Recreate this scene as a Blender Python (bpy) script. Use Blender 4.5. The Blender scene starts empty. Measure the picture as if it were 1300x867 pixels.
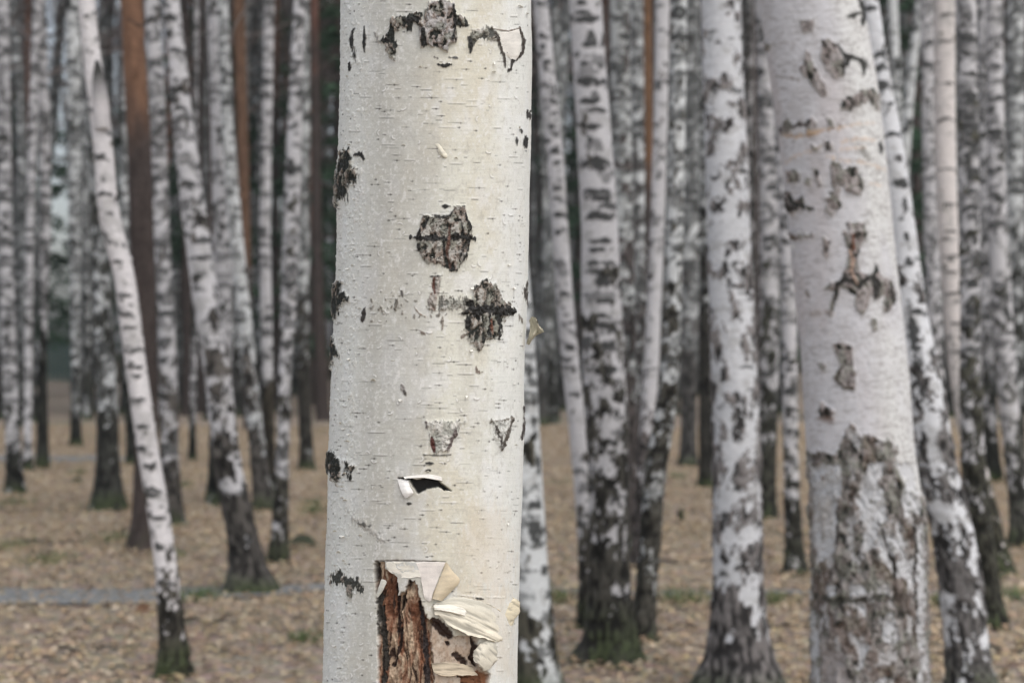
import bpy, math, random
import numpy as np
from mathutils import Vector

# ------------------------------------------------------------------ camera, world, sun, exposure
scn = bpy.context.scene
COL = scn.collection
FPX, CX, CY, CAMZ = 35.0 / 22.3 * 1300.0, 650.0, 433.5, 1.5
cam_d = bpy.data.cameras.new("camera")
cam = bpy.data.objects.new("camera", cam_d)
COL.objects.link(cam)
cam.location = (0, 0, CAMZ)
cam.rotation_euler = (math.radians(90), 0, 0)
cam_d.sensor_width = 22.3
cam_d.lens = 35.0
cam_d.clip_start = 0.05
cam_d.clip_end = 2000
cam_d.dof.use_dof = True
cam_d.dof.focus_distance = 2.22
cam_d.dof.aperture_fstop = 2.9
cam_d.dof.aperture_blades = 7
scn.camera = cam

SUN_EL, SUN_AZ = math.radians(60), math.radians(140)      # soft sun behind cloud, from the right (azimuth from +Y)
world = bpy.data.worlds.new("World")
scn.world = world
world.use_nodes = True
wn = world.node_tree
sky = wn.nodes.new("ShaderNodeTexSky")
sky.sky_type = 'NISHITA'
sky.sun_disc = False
sky.sun_elevation = SUN_EL
sky.sun_rotation = SUN_AZ
sky.air_density = 1.0
sky.dust_density = 4.0
sky.ozone_density = 0.6
bg = wn.nodes["Background"]
bg.inputs["Strength"].default_value = 0.15
hsv = wn.nodes.new("ShaderNodeHueSaturation")           # thin overcast: the blue is washed out
hsv.inputs["Saturation"].default_value = 0.5
wn.links.new(sky.outputs[0], hsv.inputs["Color"])
wn.links.new(hsv.outputs[0], bg.inputs["Color"])
sun_d = bpy.data.lights.new("sun", 'SUN')
sun_d.energy = 0.5
sun_d.angle = math.radians(125)
sun_d.color = (1.0, 1.0, 0.985)
sun = bpy.data.objects.new("sun", sun_d)
COL.objects.link(sun)
sdir = Vector((math.sin(SUN_AZ) * math.cos(SUN_EL), math.cos(SUN_AZ) * math.cos(SUN_EL), math.sin(SUN_EL)))
sun.rotation_euler = sdir.to_track_quat('Z', 'Y').to_euler()
sun.location = (20, -5, 30)
scn.view_settings.view_transform = 'Standard'
scn.view_settings.look = 'None'
scn.view_settings.gamma = 1.0
scn.view_settings.use_curve_mapping = False
scn.view_settings.exposure = 0.47
scn.render.engine = 'CYCLES'
scn.cycles.max_bounces = 6
scn.cycles.diffuse_bounces = 3
scn.cycles.use_denoising = True

# ------------------------------------------------------------------ numpy noise
_rs = np.random.RandomState(11)
TAB = _rs.rand(64, 64, 64).astype(np.float32)
TABF = TAB.ravel()

def vnoise(x, y, z):
    x = np.asarray(x, np.float32); y = np.asarray(y, np.float32); z = np.asarray(z, np.float32)
    x, y, z = np.broadcast_arrays(x, y, z)
    xf = np.floor(x); yf = np.floor(y); zf = np.floor(z)
    xi = xf.astype(np.int32); yi = yf.astype(np.int32); zi = zf.astype(np.int32)
    fx = x - xf; fy = y - yf; fz = z - zf
    fx = fx * fx * (3 - 2 * fx); fy = fy * fy * (3 - 2 * fy); fz = fz * fz * (3 - 2 * fz)
    x0 = (xi & 63) << 12; x1 = ((xi + 1) & 63) << 12
    y0 = (yi & 63) << 6; y1 = ((yi + 1) & 63) << 6
    z0 = zi & 63; z1 = (zi + 1) & 63
    def g(a, b, c): return TABF[a + b + c]
    a = g(x0, y0, z0) * (1 - fx) + g(x1, y0, z0) * fx
    b = g(x0, y1, z0) * (1 - fx) + g(x1, y1, z0) * fx
    c = g(x0, y0, z1) * (1 - fx) + g(x1, y0, z1) * fx
    d = g(x0, y1, z1) * (1 - fx) + g(x1, y1, z1) * fx
    return (a * (1 - fy) + b * fy) * (1 - fz) + (c * (1 - fy) + d * fy) * fz

def fbm(x, y, z, o=3, gain=0.5):
    s = 0.0; a = 1.0; t = 0.0
    for i in range(o):
        s = s + a * vnoise(x * 2.03 ** i + 17.3 * i, y * 2.03 ** i + 5.1 * i, z * 2.03 ** i + 9.7 * i)
        t += a; a *= gain
    return s / t

def sstep(a, b, x):
    t = np.clip((x - a) / (b - a), 0, 1)
    return t * t * (3 - 2 * t)

def mixc(col, m, c):
    m = m[..., None]
    return col * (1 - m) + np.asarray(c, np.float32) * m

# ------------------------------------------------------------------ scene helpers
def mesh_np(name, V, F, colors=None, smooth=True):
    """V (n,3), F (m,4) quads or (m,3) triangles, colors (n,3) per vertex"""
    V = np.ascontiguousarray(V, np.float32); F = np.ascontiguousarray(F, np.int32)
    k = F.shape[1]
    me = bpy.data.meshes.new(name)
    me.vertices.add(len(V)); me.vertices.foreach_set("co", V.ravel())
    me.loops.add(F.size); me.loops.foreach_set("vertex_index", F.ravel())
    me.polygons.add(len(F))
    me.polygons.foreach_set("loop_start", np.arange(0, F.size, k, dtype=np.int32))
    me.polygons.foreach_set("loop_total", np.full(len(F), k, np.int32))
    me.polygons.foreach_set("use_smooth", np.full(len(F), smooth, bool))
    me.update(calc_edges=True)
    if colors is not None:
        at = me.color_attributes.new("bark_colour", 'FLOAT_COLOR', 'POINT')
        c4 = np.ones((len(V), 4), np.float32); c4[:, :3] = colors
        at.data.foreach_set("color", c4.ravel())
    return me

def link(name, me, mat, parent=None, loc=None):
    o = bpy.data.objects.new(name, me)
    COL.objects.link(o)
    if me is not None and mat is not None and len(me.materials) == 0:
        me.materials.append(mat)
    if parent is not None: o.parent = parent
    if loc is not None: o.location = loc
    return o

def root(name, loc, label, cat, group=None):
    o = bpy.data.objects.new(name, None)
    COL.objects.link(o)
    o.location = loc; o.empty_display_size = 0.1
    o['label'] = label; o['category'] = cat
    if group: o['group'] = group
    return o

def tagm(o, label, cat, group=None, kind=None):
    o['label'] = label; o['category'] = cat
    if group: o['group'] = group
    if kind: o['kind'] = kind
    return o

def submesh(name, V, F, keep, C):
    """extract faces 'keep' from the grid mesh"""
    f = F[keep]
    used = np.unique(f)
    remap = np.full(len(V), -1, np.int32); remap[used] = np.arange(len(used))
    return mesh_np(name, V[used], remap[f], C[used])

class MB:
    """collects triangles/quads as quads-only lists"""
    def __init__(s): s.V = []; s.F = []; s.C = []; s.n = 0
    def add(s, V, F, c):
        V = np.asarray(V, np.float32); F = np.asarray(F, np.int32)
        s.V.append(V); s.F.append(F + s.n); s.n += len(V)
        c = np.asarray(c, np.float32)
        s.C.append(np.broadcast_to(c, (len(V), 3)) if c.ndim == 1 else c)
    def tube(s, P, R, c=(0.1, 0.08, 0.07), n=6):
        P = np.asarray(P, np.float32); k = len(P)
        T = np.gradient(P, axis=0); T /= np.linalg.norm(T, axis=1)[:, None] + 1e-9
        ref = np.array([0.31, 0.95, 0.05], np.float32)
        if abs(T[0] @ ref) > 0.9: ref = np.array([0.9, 0.1, 0.3], np.float32)
        A = np.cross(T, ref); A /= np.linalg.norm(A, axis=1)[:, None]
        B = np.cross(T, A)
        th = np.linspace(0, 2 * np.pi, n, endpoint=False)
        R = np.asarray(R, np.float32)
        V = P[:, None] + R[:, None, None] * (A[:, None] * np.cos(th)[None, :, None] + B[:, None] * np.sin(th)[None, :, None])
        i = np.arange(k - 1)[:, None] * n; j = np.arange(n)[None]
        F = np.stack([i + j, i + (j + 1) % n, i + n + (j + 1) % n, i + n + j], -1).reshape(-1, 4)
        s.add(V.reshape(-1, 3), F, c)
    def mesh(s, name, smooth=True):
        return mesh_np(name, np.concatenate(s.V), np.concatenate(s.F), np.concatenate(s.C), smooth)

# ------------------------------------------------------------------ materials
def principled(name):
    m = bpy.data.materials.new(name); m.use_nodes = True
    return m, m.node_tree, m.node_tree.nodes["Principled BSDF"]

def bark_mat(name, grain=0.35, rough=0.75, scale=60, bump=0.3, spec=0.25, dist=0.002, hv=0.25):
    m, nt, b = principled(name)
    at = nt.nodes.new("ShaderNodeAttribute"); at.attribute_name = "bark_colour"
    tc = nt.nodes.new("ShaderNodeTexCoord")
    mp = nt.nodes.new("ShaderNodeMapping"); mp.inputs["Scale"].default_value = (1, 1, 2.2)
    nz = nt.nodes.new("ShaderNodeTexNoise"); nz.inputs["Scale"].default_value = scale; nz.inputs["Detail"].default_value = 5
    mr = nt.nodes.new("ShaderNodeMapRange"); mr.inputs["From Min"].default_value = 0.25; mr.inputs["From Max"].default_value = 0.75
    mr.inputs["To Min"].default_value = 1 - grain; mr.inputs["To Max"].default_value = 1 + grain * 0.5
    mx = nt.nodes.new("ShaderNodeVectorMath"); mx.operation = 'SCALE'
    bp = nt.nodes.new("ShaderNodeBump"); bp.inputs["Strength"].default_value = bump; bp.inputs["Distance"].default_value = dist
    L = nt.links.new
    L(tc.outputs["Object"], mp.inputs["Vector"]); L(mp.outputs[0], nz.inputs["Vector"])
    L(nz.outputs["Fac"], mr.inputs["Value"])
    L(at.outputs["Color"], mx.inputs[0]); L(mr.outputs[0], mx.inputs["Scale"])
    L(mx.outputs[0], b.inputs["Base Color"])
    L(nz.outputs["Fac"], bp.inputs["Height"]); L(bp.outputs[0], b.inputs["Normal"])
    b.inputs["Roughness"].default_value = rough
    b.inputs["Specular IOR Level"].default_value = spec
    return m

M_HERO = bark_mat("birch_bark_close", 0.10, 0.62, 420, 0.25, 0.3, 0.0006)
M_NEAR = bark_mat("birch_bark_near", 0.16, 0.7, 160, 0.3, 0.25, 0.001)
M_BIRCH = bark_mat("birch_bark", 0.22, 0.75, 45, 0.4, 0.2, 0.003)
M_PINE = bark_mat("pine_bark", 0.35, 0.9, 30, 0.6, 0.1, 0.006)
M_TWIG = bark_mat("twig_bark", 0.3, 0.85, 30, 0.2, 0.1)
M_WOOD = bark_mat("torn_wood", 0.25, 0.8, 300, 0.5, 0.15, 0.001)
M_LEAF = bark_mat("fallen_leaf", 0.25, 0.8, 40, 0.1, 0.15)
M_NEEDLE = bark_mat("needles", 0.3, 0.8, 12, 0.0, 0.15)

def ground_h(x, y):
    x = np.asarray(x, np.float32); y = np.asarray(y, np.float32)
    return 0.10 * (fbm(x * 0.35 + 3, y * 0.35 + 7, 0.5, 2) - 0.5) + 0.03 * (fbm(x * 1.7, y * 1.7, 3.5, 2) - 0.5)
# ------------------------------------------------------------------ ground, paths
def ground():
    xs = np.concatenate([-np.geomspace(170, 9, 36), np.linspace(-8.8, 8.8, 250), np.geomspace(9, 170, 36)])
    ys = np.concatenate([-np.geomspace(80, 1.2, 24), np.linspace(-1, 3.5, 20), np.linspace(3.6, 30, 420), np.geomspace(30.2, 175, 90)])
    X, Y = np.meshgrid(xs, ys)
    Z = ground_h(X, Y) + 0.02 * (fbm(X * 6, Y * 6, 1.5, 3) - 0.5)
    V = np.stack([X, Y, Z], -1).reshape(-1, 3)
    ny, nx = X.shape
    i = np.arange(ny - 1)[:, None] * nx; j = np.arange(nx - 1)[None]
    F = np.stack([i + j, i + j + 1, i + nx + j + 1, i + nx + j], -1).reshape(-1, 4)
    me = mesh_np("forest_floor", V, F)
    m, nt, b = principled("forest_floor")
    L = nt.links.new
    tc = nt.nodes.new("ShaderNodeTexCoord")
    n1 = nt.nodes.new("ShaderNodeTexNoise"); n1.inputs["Scale"].default_value = 16; n1.inputs["Detail"].default_value = 6; n1.inputs["Roughness"].default_value = 0.75
    v1 = nt.nodes.new("ShaderNodeTexVoronoi"); v1.inputs["Scale"].default_value = 14
    n2 = nt.nodes.new("ShaderNodeTexNoise"); n2.inputs["Scale"].default_value = 0.45; n2.inputs["Detail"].default_value = 5
    for n in (n1, v1, n2): L(tc.outputs["Object"], n.inputs["Vector"])
    r1 = nt.nodes.new("ShaderNodeValToRGB"); e = r1.color_ramp.elements
    e[0].position = 0.3; e[0].color = (0.12, 0.09, 0.062, 1); e[1].position = 0.68; e[1].color = (0.44, 0.345, 0.25, 1)
    x = e.new(0.48); x.color = (0.26, 0.195, 0.135, 1)
    L(n1.outputs["Fac"], r1.inputs["Fac"])
    mxa = nt.nodes.new("ShaderNodeMix"); mxa.data_type = 'RGBA'; mxa.blend_type = 'OVERLAY'; mxa.inputs["Factor"].default_value = 0.12
    L(r1.outputs[0], mxa.inputs["A"]); L(v1.outputs["Color"], mxa.inputs["B"])
    hs = nt.nodes.new("ShaderNodeHueSaturation"); hs.inputs["Saturation"].default_value = 0.72; hs.inputs["Value"].default_value = 1.2
    L(mxa.outputs["Result"], hs.inputs["Color"])
    r2 = nt.nodes.new("ShaderNodeValToRGB"); e = r2.color_ramp.elements
    e[0].position = 0.56; e[0].color = (0, 0, 0, 1); e[1].position = 0.70; e[1].color = (1, 1, 1, 1)
    L(n2.outputs["Fac"], r2.inputs["Fac"])
    mxb = nt.nodes.new("ShaderNodeMix"); mxb.data_type = 'RGBA'
    mlt = nt.nodes.new("ShaderNodeMath"); mlt.operation = 'MULTIPLY'; mlt.inputs[1].default_value = 0.55
    L(r2.outputs[0], mlt.inputs[0]); L(mlt.outputs[0], mxb.inputs["Factor"])
    L(hs.outputs[0], mxb.inputs["A"]); mxb.inputs["B"].default_value = (0.10, 0.115, 0.06, 1)
    L(mxb.outputs["Result"], b.inputs["Base Color"])
    bp = nt.nodes.new("ShaderNodeBump"); bp.inputs["Strength"].default_value = 0.8; bp.inputs["Distance"].default_value = 0.03
    L(n1.outputs["Fac"], bp.inputs["Height"]); L(bp.outputs[0], b.inputs["Normal"])
    b.inputs["Roughness"].default_value = 0.95; b.inputs["Specular IOR Level"].default_value = 0.1
    g = link("ground", me, m); g['kind'] = 'structure'

def gravel_mat():
    m, nt, b = principled("trodden_gravel")
    L = nt.links.new
    tc = nt.nodes.new("ShaderNodeTexCoord")
    n1 = nt.nodes.new("ShaderNodeTexNoise"); n1.inputs["Scale"].default_value = 22; n1.inputs["Detail"].default_value = 6; n1.inputs["Roughness"].default_value = 0.8
    L(tc.outputs["Object"], n1.inputs["Vector"])
    r = nt.nodes.new("ShaderNodeValToRGB"); e = r.color_ramp.elements
    e[0].position = 0.33; e[0].color = (0.09, 0.09, 0.085, 1); e[1].position = 0.66; e[1].color = (0.30, 0.31, 0.31, 1)
    L(n1.outputs["Fac"], r.inputs["Fac"]); L(r.outputs[0], b.inputs["Base Color"])
    bp = nt.nodes.new("ShaderNodeBump"); bp.inputs["Distance"].default_value = 0.02; bp.inputs["Strength"].default_value = 0.6
    L(n1.outputs["Fac"], bp.inputs["Height"]); L(bp.outputs[0], b.inputs["Normal"])
    b.inputs["Roughness"].default_value = 0.9
    return m
PATHS = []
def path(pts, name, mat, w):
    """a trodden strip lying on the ground; pts = (x, y, half width)"""
    pts = np.array(pts, float)
    t = np.linspace(0, len(pts) - 1, 260)
    x = np.interp(t, range(len(pts)), pts[:, 0]); y = np.interp(t, range(len(pts)), pts[:, 1]); hw = np.interp(t, range(len(pts)), pts[:, 2])
    s = np.linspace(-1, 1, 17)
    jag = 1 + 0.35 * (fbm(x * 1.3, 4.0, 2.2, 3) - 0.5)
    jag2 = 1 + 0.35 * (fbm(x * 1.5, 9.0, 5.2, 3) - 0.5)
    X = np.repeat(x[:, None], 17, 1)
    sc = np.where(s[None] < 0, jag[:, None], jag2[:, None])
    Y = y[:, None] + s[None] * hw[:, None] * sc
    Z = ground_h(X, Y) + 0.012
    V = np.stack([X, Y, Z], -1).reshape(-1, 3)
    i = np.arange(259)[:, None] * 17; j = np.arange(16)[None]
    F = np.stack([i + j, i + 17 + j, i + 17 + j + 1, i + j + 1], -1).reshape(-1, 4)
    o = link(name, mesh_np(name, V, F), mat); o['kind'] = 'structure'
    PATHS.append((x, y, hw))

ground()
gm = gravel_mat()
path([(-14, 9.9, .35), (-6, 9.5, .33), (-3.2, 9.3, .34), (-2.2, 9.35, .28), (-1.3, 9.6, .16), (-0.7, 9.9, .05)], "path", gm, 1)
path([(0.2, 9.6, .04), (1.0, 9.5, .07), (2.0, 9.5, .09), (3.5, 9.3, .07), (6, 9.2, .09), (9, 9.2, .04)], "path", gm, 1)
path([(-16, 20.6, .4), (-9, 20.6, .5), (-5.5, 20.4, .5), (-4.2, 20.3, .1)], "path", gm, 1)

def litter():
    """fallen leaves: beyond counting"""
    rs = np.random.RandomState(3)
    n = 230000
    y = 4.2 + (rs.rand(n) ** 0.75) * 24
    x = (rs.rand(n) * 2 - 1) * (0.42 * y + 1.2)
    keep = np.ones(n, bool)
    for px_, py_, hw in PATHS:
        yy = np.interp(x, px_, py_, left=-99, right=-99); ww = np.interp(x, px_, hw)
        keep &= ~((np.abs(y - yy) < ww * 0.95) & (rs.rand(n) > 0.02 + .3 * fbm(x * 2, y * 2, 1.2, 2)))
    clump = fbm(x * 1.1, y * 1.1, 8.8, 3)
    keep &= rs.rand(n) < 0.35 + 1.3 * clump
    x = x[keep]; y = y[keep]; n = len(x)
    z = ground_h(x, y) + 0.012 + rs.rand(n) * 0.02
    L = 0.010 + 0.018 * rs.rand(n); W = L * (0.5 + 0.3 * rs.rand(n))
    a = rs.rand(n) * 6.283; tx = rs.randn(n) * 0.22; ty = rs.randn(n) * 0.22
    ca, sa = np.cos(a), np.sin(a)
    def P(u, v, c):
        X = u * ca - v * sa; Y = u * sa + v * ca
        return np.stack([x + X, y + Y, np.maximum(z + X * tx + Y * ty + c, ground_h(x, y) + 0.004)], -1)
    cr = rs.rand(n) * 0.012
    V = np.stack([P(-L, 0 * W, cr), P(-L * .1, -W, 0 * cr), P(L, 0 * W, cr), P(L * .1, W, 0 * cr)], 1).reshape(-1, 3)
    F = np.arange(n * 4).reshape(n, 4)
    pal = np.array([[.38, .305, .22], [.29, .22, .15], [.20, .15, .105], [.44, .385, .31], [.32, .27, .17], [.18, .145, .105], [.36, .32, .24], [.33, .25, .19]], np.float32)
    c = pal[rs.randint(0, 8, n)] * (0.8 + 0.4 * rs.rand(n, 1)) * (.98 + .42 * fbm(x * .9, y * .9, 12.2, 3)[:, None]) * np.array([1.04, .99, .91])
    o = link("leaf_litter", mesh_np("leaf_litter", V, F, np.repeat(c, 4, 0), False), M_LEAF)
    tagm(o, "brown fallen leaves covering the forest floor", "leaf litter", kind="stuff")
litter()

def grass():
    rs = np.random.RandomState(5)
    V = []; C = []
    spots = [(140, 690, 26), (15, 700, 30), (215, 710, 14), (395, 650, 14), (400, 640, 12), (860, 605, 10), (868, 762, 40), (700, 762, 26), (985, 766, 22), (1190, 768, 20), (255, 762, 24), (100, 600, 12), (230, 620, 12), (1180, 650, 14), (60, 720, 30), (930, 700, 10), (20, 640, 20), (1280, 760, 20), (385, 815, 14)]
    for (px_, py_, wd) in spots:
        Y = CAMZ * FPX / (py_ - CY)
        for k in range(int(70 + wd * 5)):
            gx = (px_ - CX) / FPX * Y + rs.randn() * wd / FPX * Y * 0.6
            gy = Y + rs.randn() * wd / FPX * Y * 0.9
            h = 0.02 + 0.05 * rs.rand(); a = rs.rand() * 6.28; lx, ly = rs.randn(2) * 0.03
            z0 = float(ground_h(gx, gy))
            dx, dy = math.cos(a) * 0.004, math.sin(a) * 0.004
            V += [(gx - dx, gy - dy, z0), (gx + dx, gy + dy, z0), (gx + dx * .3 + lx, gy + dy * .3 + ly, z0 + h), (gx - dx * .3 + lx, gy - dy * .3 + ly, z0 + h)]
            c = np.array([0.11, 0.15, 0.06]) * (0.7 + 0.7 * rs.rand()); C += [c] * 4
    V = np.array(V); F = np.arange(len(V)).reshape(-1, 4)
    o = link("grass", mesh_np("grass", V, F, np.array(C), False), M_LEAF)
    tagm(o, "sparse young green grass coming up through the fallen leaves", "grass", kind="stuff")
grass()

# ------------------------------------------------------------------ trunks
class Axis:
    """trunk traced as (x px, y px, width px) at distance Y; extended to the ground and to the full height of the tree"""
    def __init__(s, pts, Y, H, seed, flare=1.0):
        s.Y = Y; pts = sorted(pts, key=lambda p: -p[1])
        s.mp = Y / FPX
        px = np.array([p[0] for p in pts], float); py = np.array([p[1] for p in pts], float); pw = np.array([p[2] for p in pts], float)
        z = CAMZ - (py - CY) * s.mp; x = (px - CX) * s.mp; r = pw / 2 * s.mp * Y / math.sqrt(Y * Y + 0.0)
        if z[0] > 0.0:                                    # out of the frame below: carry on to the ground
            sl = (x[1] - x[0]) / (z[1] - z[0]) * 0.6
            x = np.concatenate([[x[0] - sl * z[0]], x]); r = np.concatenate([[r[0] * 1.12], r]); z = np.concatenate([[0.0], z])
        z[0] = min(z[0], 0.0)
        n = len(z)
        sl = np.clip((x[-1] - x[-2]) / (z[-1] - z[-2]), -0.12, 0.12) if n > 1 else 0.0
        zt = z[-1]; rem = max(H - zt, 3.0)
        ks = np.linspace(0, 1, 7)[1:]
        rs = np.random.RandomState(seed)
        xo = x[-1] + sl * rem * (ks - 0.45 * ks ** 2) + np.cumsum(rs.randn(6) * 0.03)
        s.z = np.concatenate([z, zt + rem * ks]); s.x = np.concatenate([x, xo]); s.r = np.concatenate([r, r[-1] * (1 - 0.85 * ks) + 0.004])
        s.H = s.z[-1]; s.flare = flare; s.zt = zt
        s.yo = np.cumsum(np.concatenate([[0], rs.randn(len(s.z) - 1) * 0.004 * np.minimum(np.diff(s.z), 2)])) 
    def _sm(s, q, arr, w):
        return (np.interp(q - w, s.z, arr) + 2 * np.interp(q, s.z, arr) + np.interp(q + w, s.z, arr)) / 4
    def at(s, q):
        w = 20 * s.mp
        return s._sm(q, s.x, w), s.Y + s._sm(q, s.yo, w), s._sm(q, s.r, w)

def ring_grid(nr, nt):
    i = np.arange(nr - 1)[:, None] * nt; j = np.arange(nt)[None]
    return np.stack([i + j, i + (j + 1) % nt, i + nt + (j + 1) % nt, i + nt + j], -1).reshape(-1, 4)

ICDF_P = np.array([0, .02, .05, .1, .2, .3, .4, .5, .6, .7, .8, .9, .95, .98, 1.0])
ICDF_V = np.array([-4, -2.05, -1.64, -1.28, -.84, -.52, -.25, 0, .25, .52, .84, 1.28, 1.64, 2.05, 4])

def bark_fields(ax, TH, Z, R, seed, white, dash, rough, rcol, moss, psize, marks, pine=None):
    """colour and height of the bark on the ring grid"""
    rs = np.random.RandomState(seed)
    so = seed * 7.31 % 50
    mp = ax.mp
    cx, sx = np.cos(TH) * R, np.sin(TH) * R
    f = 1.0 / mp
    PYg = CY + (CAMZ - Z) * f                                       # photo height of each vertex
    if pine is not None:
        n1 = fbm(cx * 22 + so, sx * 22, Z * 9, 4); n2 = fbm(cx * 8 + so, sx * 8, Z * 3.0, 3)
        up = sstep(pine[0] + 45, pine[0] - 45, PYg + (n2 - .5) * 120)
        dark = np.array([.075, .060, .055]) * (1 + 0 * n1[..., None]); orange = np.array(pine[1]) * (1 + 0 * n1[..., None])
        col = dark * (1 - up[..., None]) + orange * up[..., None]
        col = col * (0.45 + 1.1 * n1[..., None])
        h = (n1 - .5) * 0.012 * (1.3 - up)
        if moss > 0:
            mm = sstep(moss, moss * 0.2, Z) * sstep(.4, .6, n2); col = mixc(col, mm * .7, (.05, .065, .03))
        return col, h
    nl = fbm(cx * 5 + so, sx * 5, Z * 2, 3)
    nf = fbm(cx * 60 + so, sx * 60, Z * 90, 2)
    stri = fbm(cx * 12 + so, sx * 12, Z * 130, 2)
    col = np.ones(TH.shape + (3,), np.float32) * np.asarray(white, np.float32)
    col = col * (0.78 + 0.26 * nl + 0.2 * stri)[..., None]
    gm_ = fbm(cx * 16 + so, sx * 16, Z * 22, 3); col = mixc(col, sstep(.56, .68, gm_) * .45, (.33, .325, .31))
    h = (nf - .5) * 0.0012
    # warp used for ragged marks
    wz = (fbm(cx / (5 * mp) + so, sx / (5 * mp), Z / (5 * mp), 3) - .5) * 2
    # dashes
    dn, dw, dh = dash
    zlo, zhi = 0.0, float(Z.max())
    zz = Z[:, 0]
    D = np.zeros(TH.shape, np.float32)
    tot = int(1.7 * dn * min(zhi, ax.zt + 3.0))
    specs = []
    for k in range(tot):
        z0 = rs.rand() * min(zhi, ax.zt + 3.0); t0 = rs.rand() * 2 * np.pi
        big = rs.rand() ** 3
        specs.append((t0, z0, dw * mp * (0.5 + 1.9 * big), dh * mp * (0.6 + 1.1 * rs.rand()), rs.choice([-1, 0, 0, 1, 1]) * rs.rand() * 1.6, rs.rand() * .5 + .5))
    for (fx, py, w_, h_, cv) in marks:
        z0 = CAMZ - (py - CY) * mp
        t0 = math.asin(max(-1, min(1, fx))) - np.pi / 2
        specs.append((t0, z0, w_ * mp / 2, h_ * mp / 2 * 1.4, cv, 1.0))
    for (t0, z0, a, b, cv, st) in specs:
        i0 = np.searchsorted(zz, z0 - 3.2 * b - a * .5); i1 = np.searchsorted(zz, z0 + 3.2 * b + a * .5)
        if i1 <= i0: continue
        dt = (TH[i0:i1] - t0 + np.pi) % (2 * np.pi) - np.pi
        u = dt * R[i0:i1] / a
        v = (Z[i0:i1] - z0 + cv * b * u * u * 1.2) / b
        q = u * u + v * v - wz[i0:i1] * 1.5
        np.maximum(D[i0:i1], st * sstep(1.25, 0.6, q), out=D[i0:i1])
    col = mixc(col, np.clip(D, 0, 1) * .93, (.028, .030, .029))
    h += D * 0.002
    # rough bark
    ry = np.array([p[0] for p in rough], float); rc = np.array([p[1] for p in rough], float)
    cov = np.interp(PYg, ry, rc)
    ps = psize * mp
    n = fbm(cx / ps + so, sx / ps, Z / (ps * 1.6) + so, 5, .66)
    thr = .5 - .115 * np.interp(cov, ICDF_P, ICDF_V)
    m = sstep(-.018, .018, n - thr) * (cov > 0.005)
    fis = fbm(cx / (ps * .35) + so, sx / (ps * .35), Z / (ps * .9), 3)
    t = sstep(.35, .68, fis)[..., None]
    rcl = np.asarray(rcol, np.float32) * np.where(cov > .5, .8, 1.0)[..., None]
    pc = rcl * .16 * (1 - t) + rcl * 1.25 * t
    col = col * (1 - m[..., None]) + pc * m[..., None]
    h += m * (0.004 + (fis - .5) * 0.022) * min(1.0, R.max() / .1)
    if moss > 0:
        mm = sstep(moss, moss * .15, Z + (nl - .5) * moss) * sstep(.38, .56, fis * .6 + nl * .4)
        col = mixc(col, np.clip(mm, 0, 1) * .85, (.055, .075, .028)); h += mm * .006
    return col, h

def build_trunk(ax, seed, white=(.60, .59, .60), dash=(40, 8, 3), rough=((500, .05), (700, .8)), rcol=(.13, .12, .115),
                moss=0.2, psize=14, marks=(), pine=None, res=1.9, name="trunk"):
    dz = res * ax.mp
    ztop = min(ax.H, CAMZ + (CY + 40) * ax.mp)
    zs = np.concatenate([np.arange(-0.12, ztop, dz), np.linspace(ztop, ax.H, 26)[1:] if ax.H > ztop + .2 else []])
    rmax = ax.r.max()
    nt = int(np.clip(2 * np.pi * rmax * .8 / dz, 12, 110))
    th = np.linspace(0, 2 * np.pi, nt, endpoint=False)
    xc, yc, r = ax.at(zs)
    rs = np.random.RandomState(seed + 1)
    lob = rs.rand(3) * 6.28
    Z = np.repeat(zs[:, None], nt, 1); TH = np.repeat(th[None], len(zs), 0)
    fl = np.exp(-np.maximum(Z, 0) / (0.9 * r[0] + .02)) * ax.flare
    lobes = 1 + .5 * np.cos(3 * TH + lob[0]) * .6 + .35 * np.cos(5 * TH + lob[1])
    R = r[:, None] * (1 + .30 * fl * lobes + .025 * np.cos(2 * TH + lob[2]) + .06 * (fbm(np.cos(TH) * 1.3, np.sin(TH) * 1.3 + seed, Z * 3.5, 2) - .5))
    C, h = bark_fields(ax, TH, Z, R, seed, white, dash, rough, rcol, moss, psize, marks, pine)
    Rh = R + h
    V = np.stack([xc[:, None] + Rh * np.cos(TH), yc[:, None] + Rh * np.sin(TH), Z], -1).reshape(-1, 3)
    return V, ring_grid(len(zs), nt), C.reshape(-1, 3)

# bare crowns, shared by the birches
def crown_mesh(seed):
    rs = np.random.RandomState(seed); mb = MB()
    def limb(p, d, L, r, lev):
        k = 6; P = [np.array(p, float)]; dd = np.array(d, float)
        for i in range(k - 1):
            dd = dd + rs.randn(3) * .13 + np.array([0, 0, .07 if lev < 2 else -.05]); dd /= np.linalg.norm(dd)
            P.append(P[-1] + dd * L / (k - 1))
        c = (.20, .17, .16) if lev == 0 else (.10, .07, .065)
        mb.tube(P, np.linspace(r, r * .3, k), c, 5 if lev == 0 else 3)
        if lev < 2:
            for q in range(5 if lev == 0 else 4):
                i = rs.randint(1, k); a = rs.randn(3); a[2] = abs(a[2]) * .6
                limb(P[i], dd * .6 + a * .6, L * .48, r * .4, lev + 1)
    for i in range(13):
        z = .42 + .56 * (i + rs.rand()) / 13; a = i * 2.4 + rs.rand()
        up = .5 + .9 * (z - .4)
        limb((0, 0, z * 15), (math.cos(a), math.sin(a), up), (1.25 - z) * 3.6, .022 * (1.4 - z), 0)
    return mb.mesh("birch_crown")
CROWNS = [crown_mesh(s) for s in (1, 2, 3)]

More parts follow.
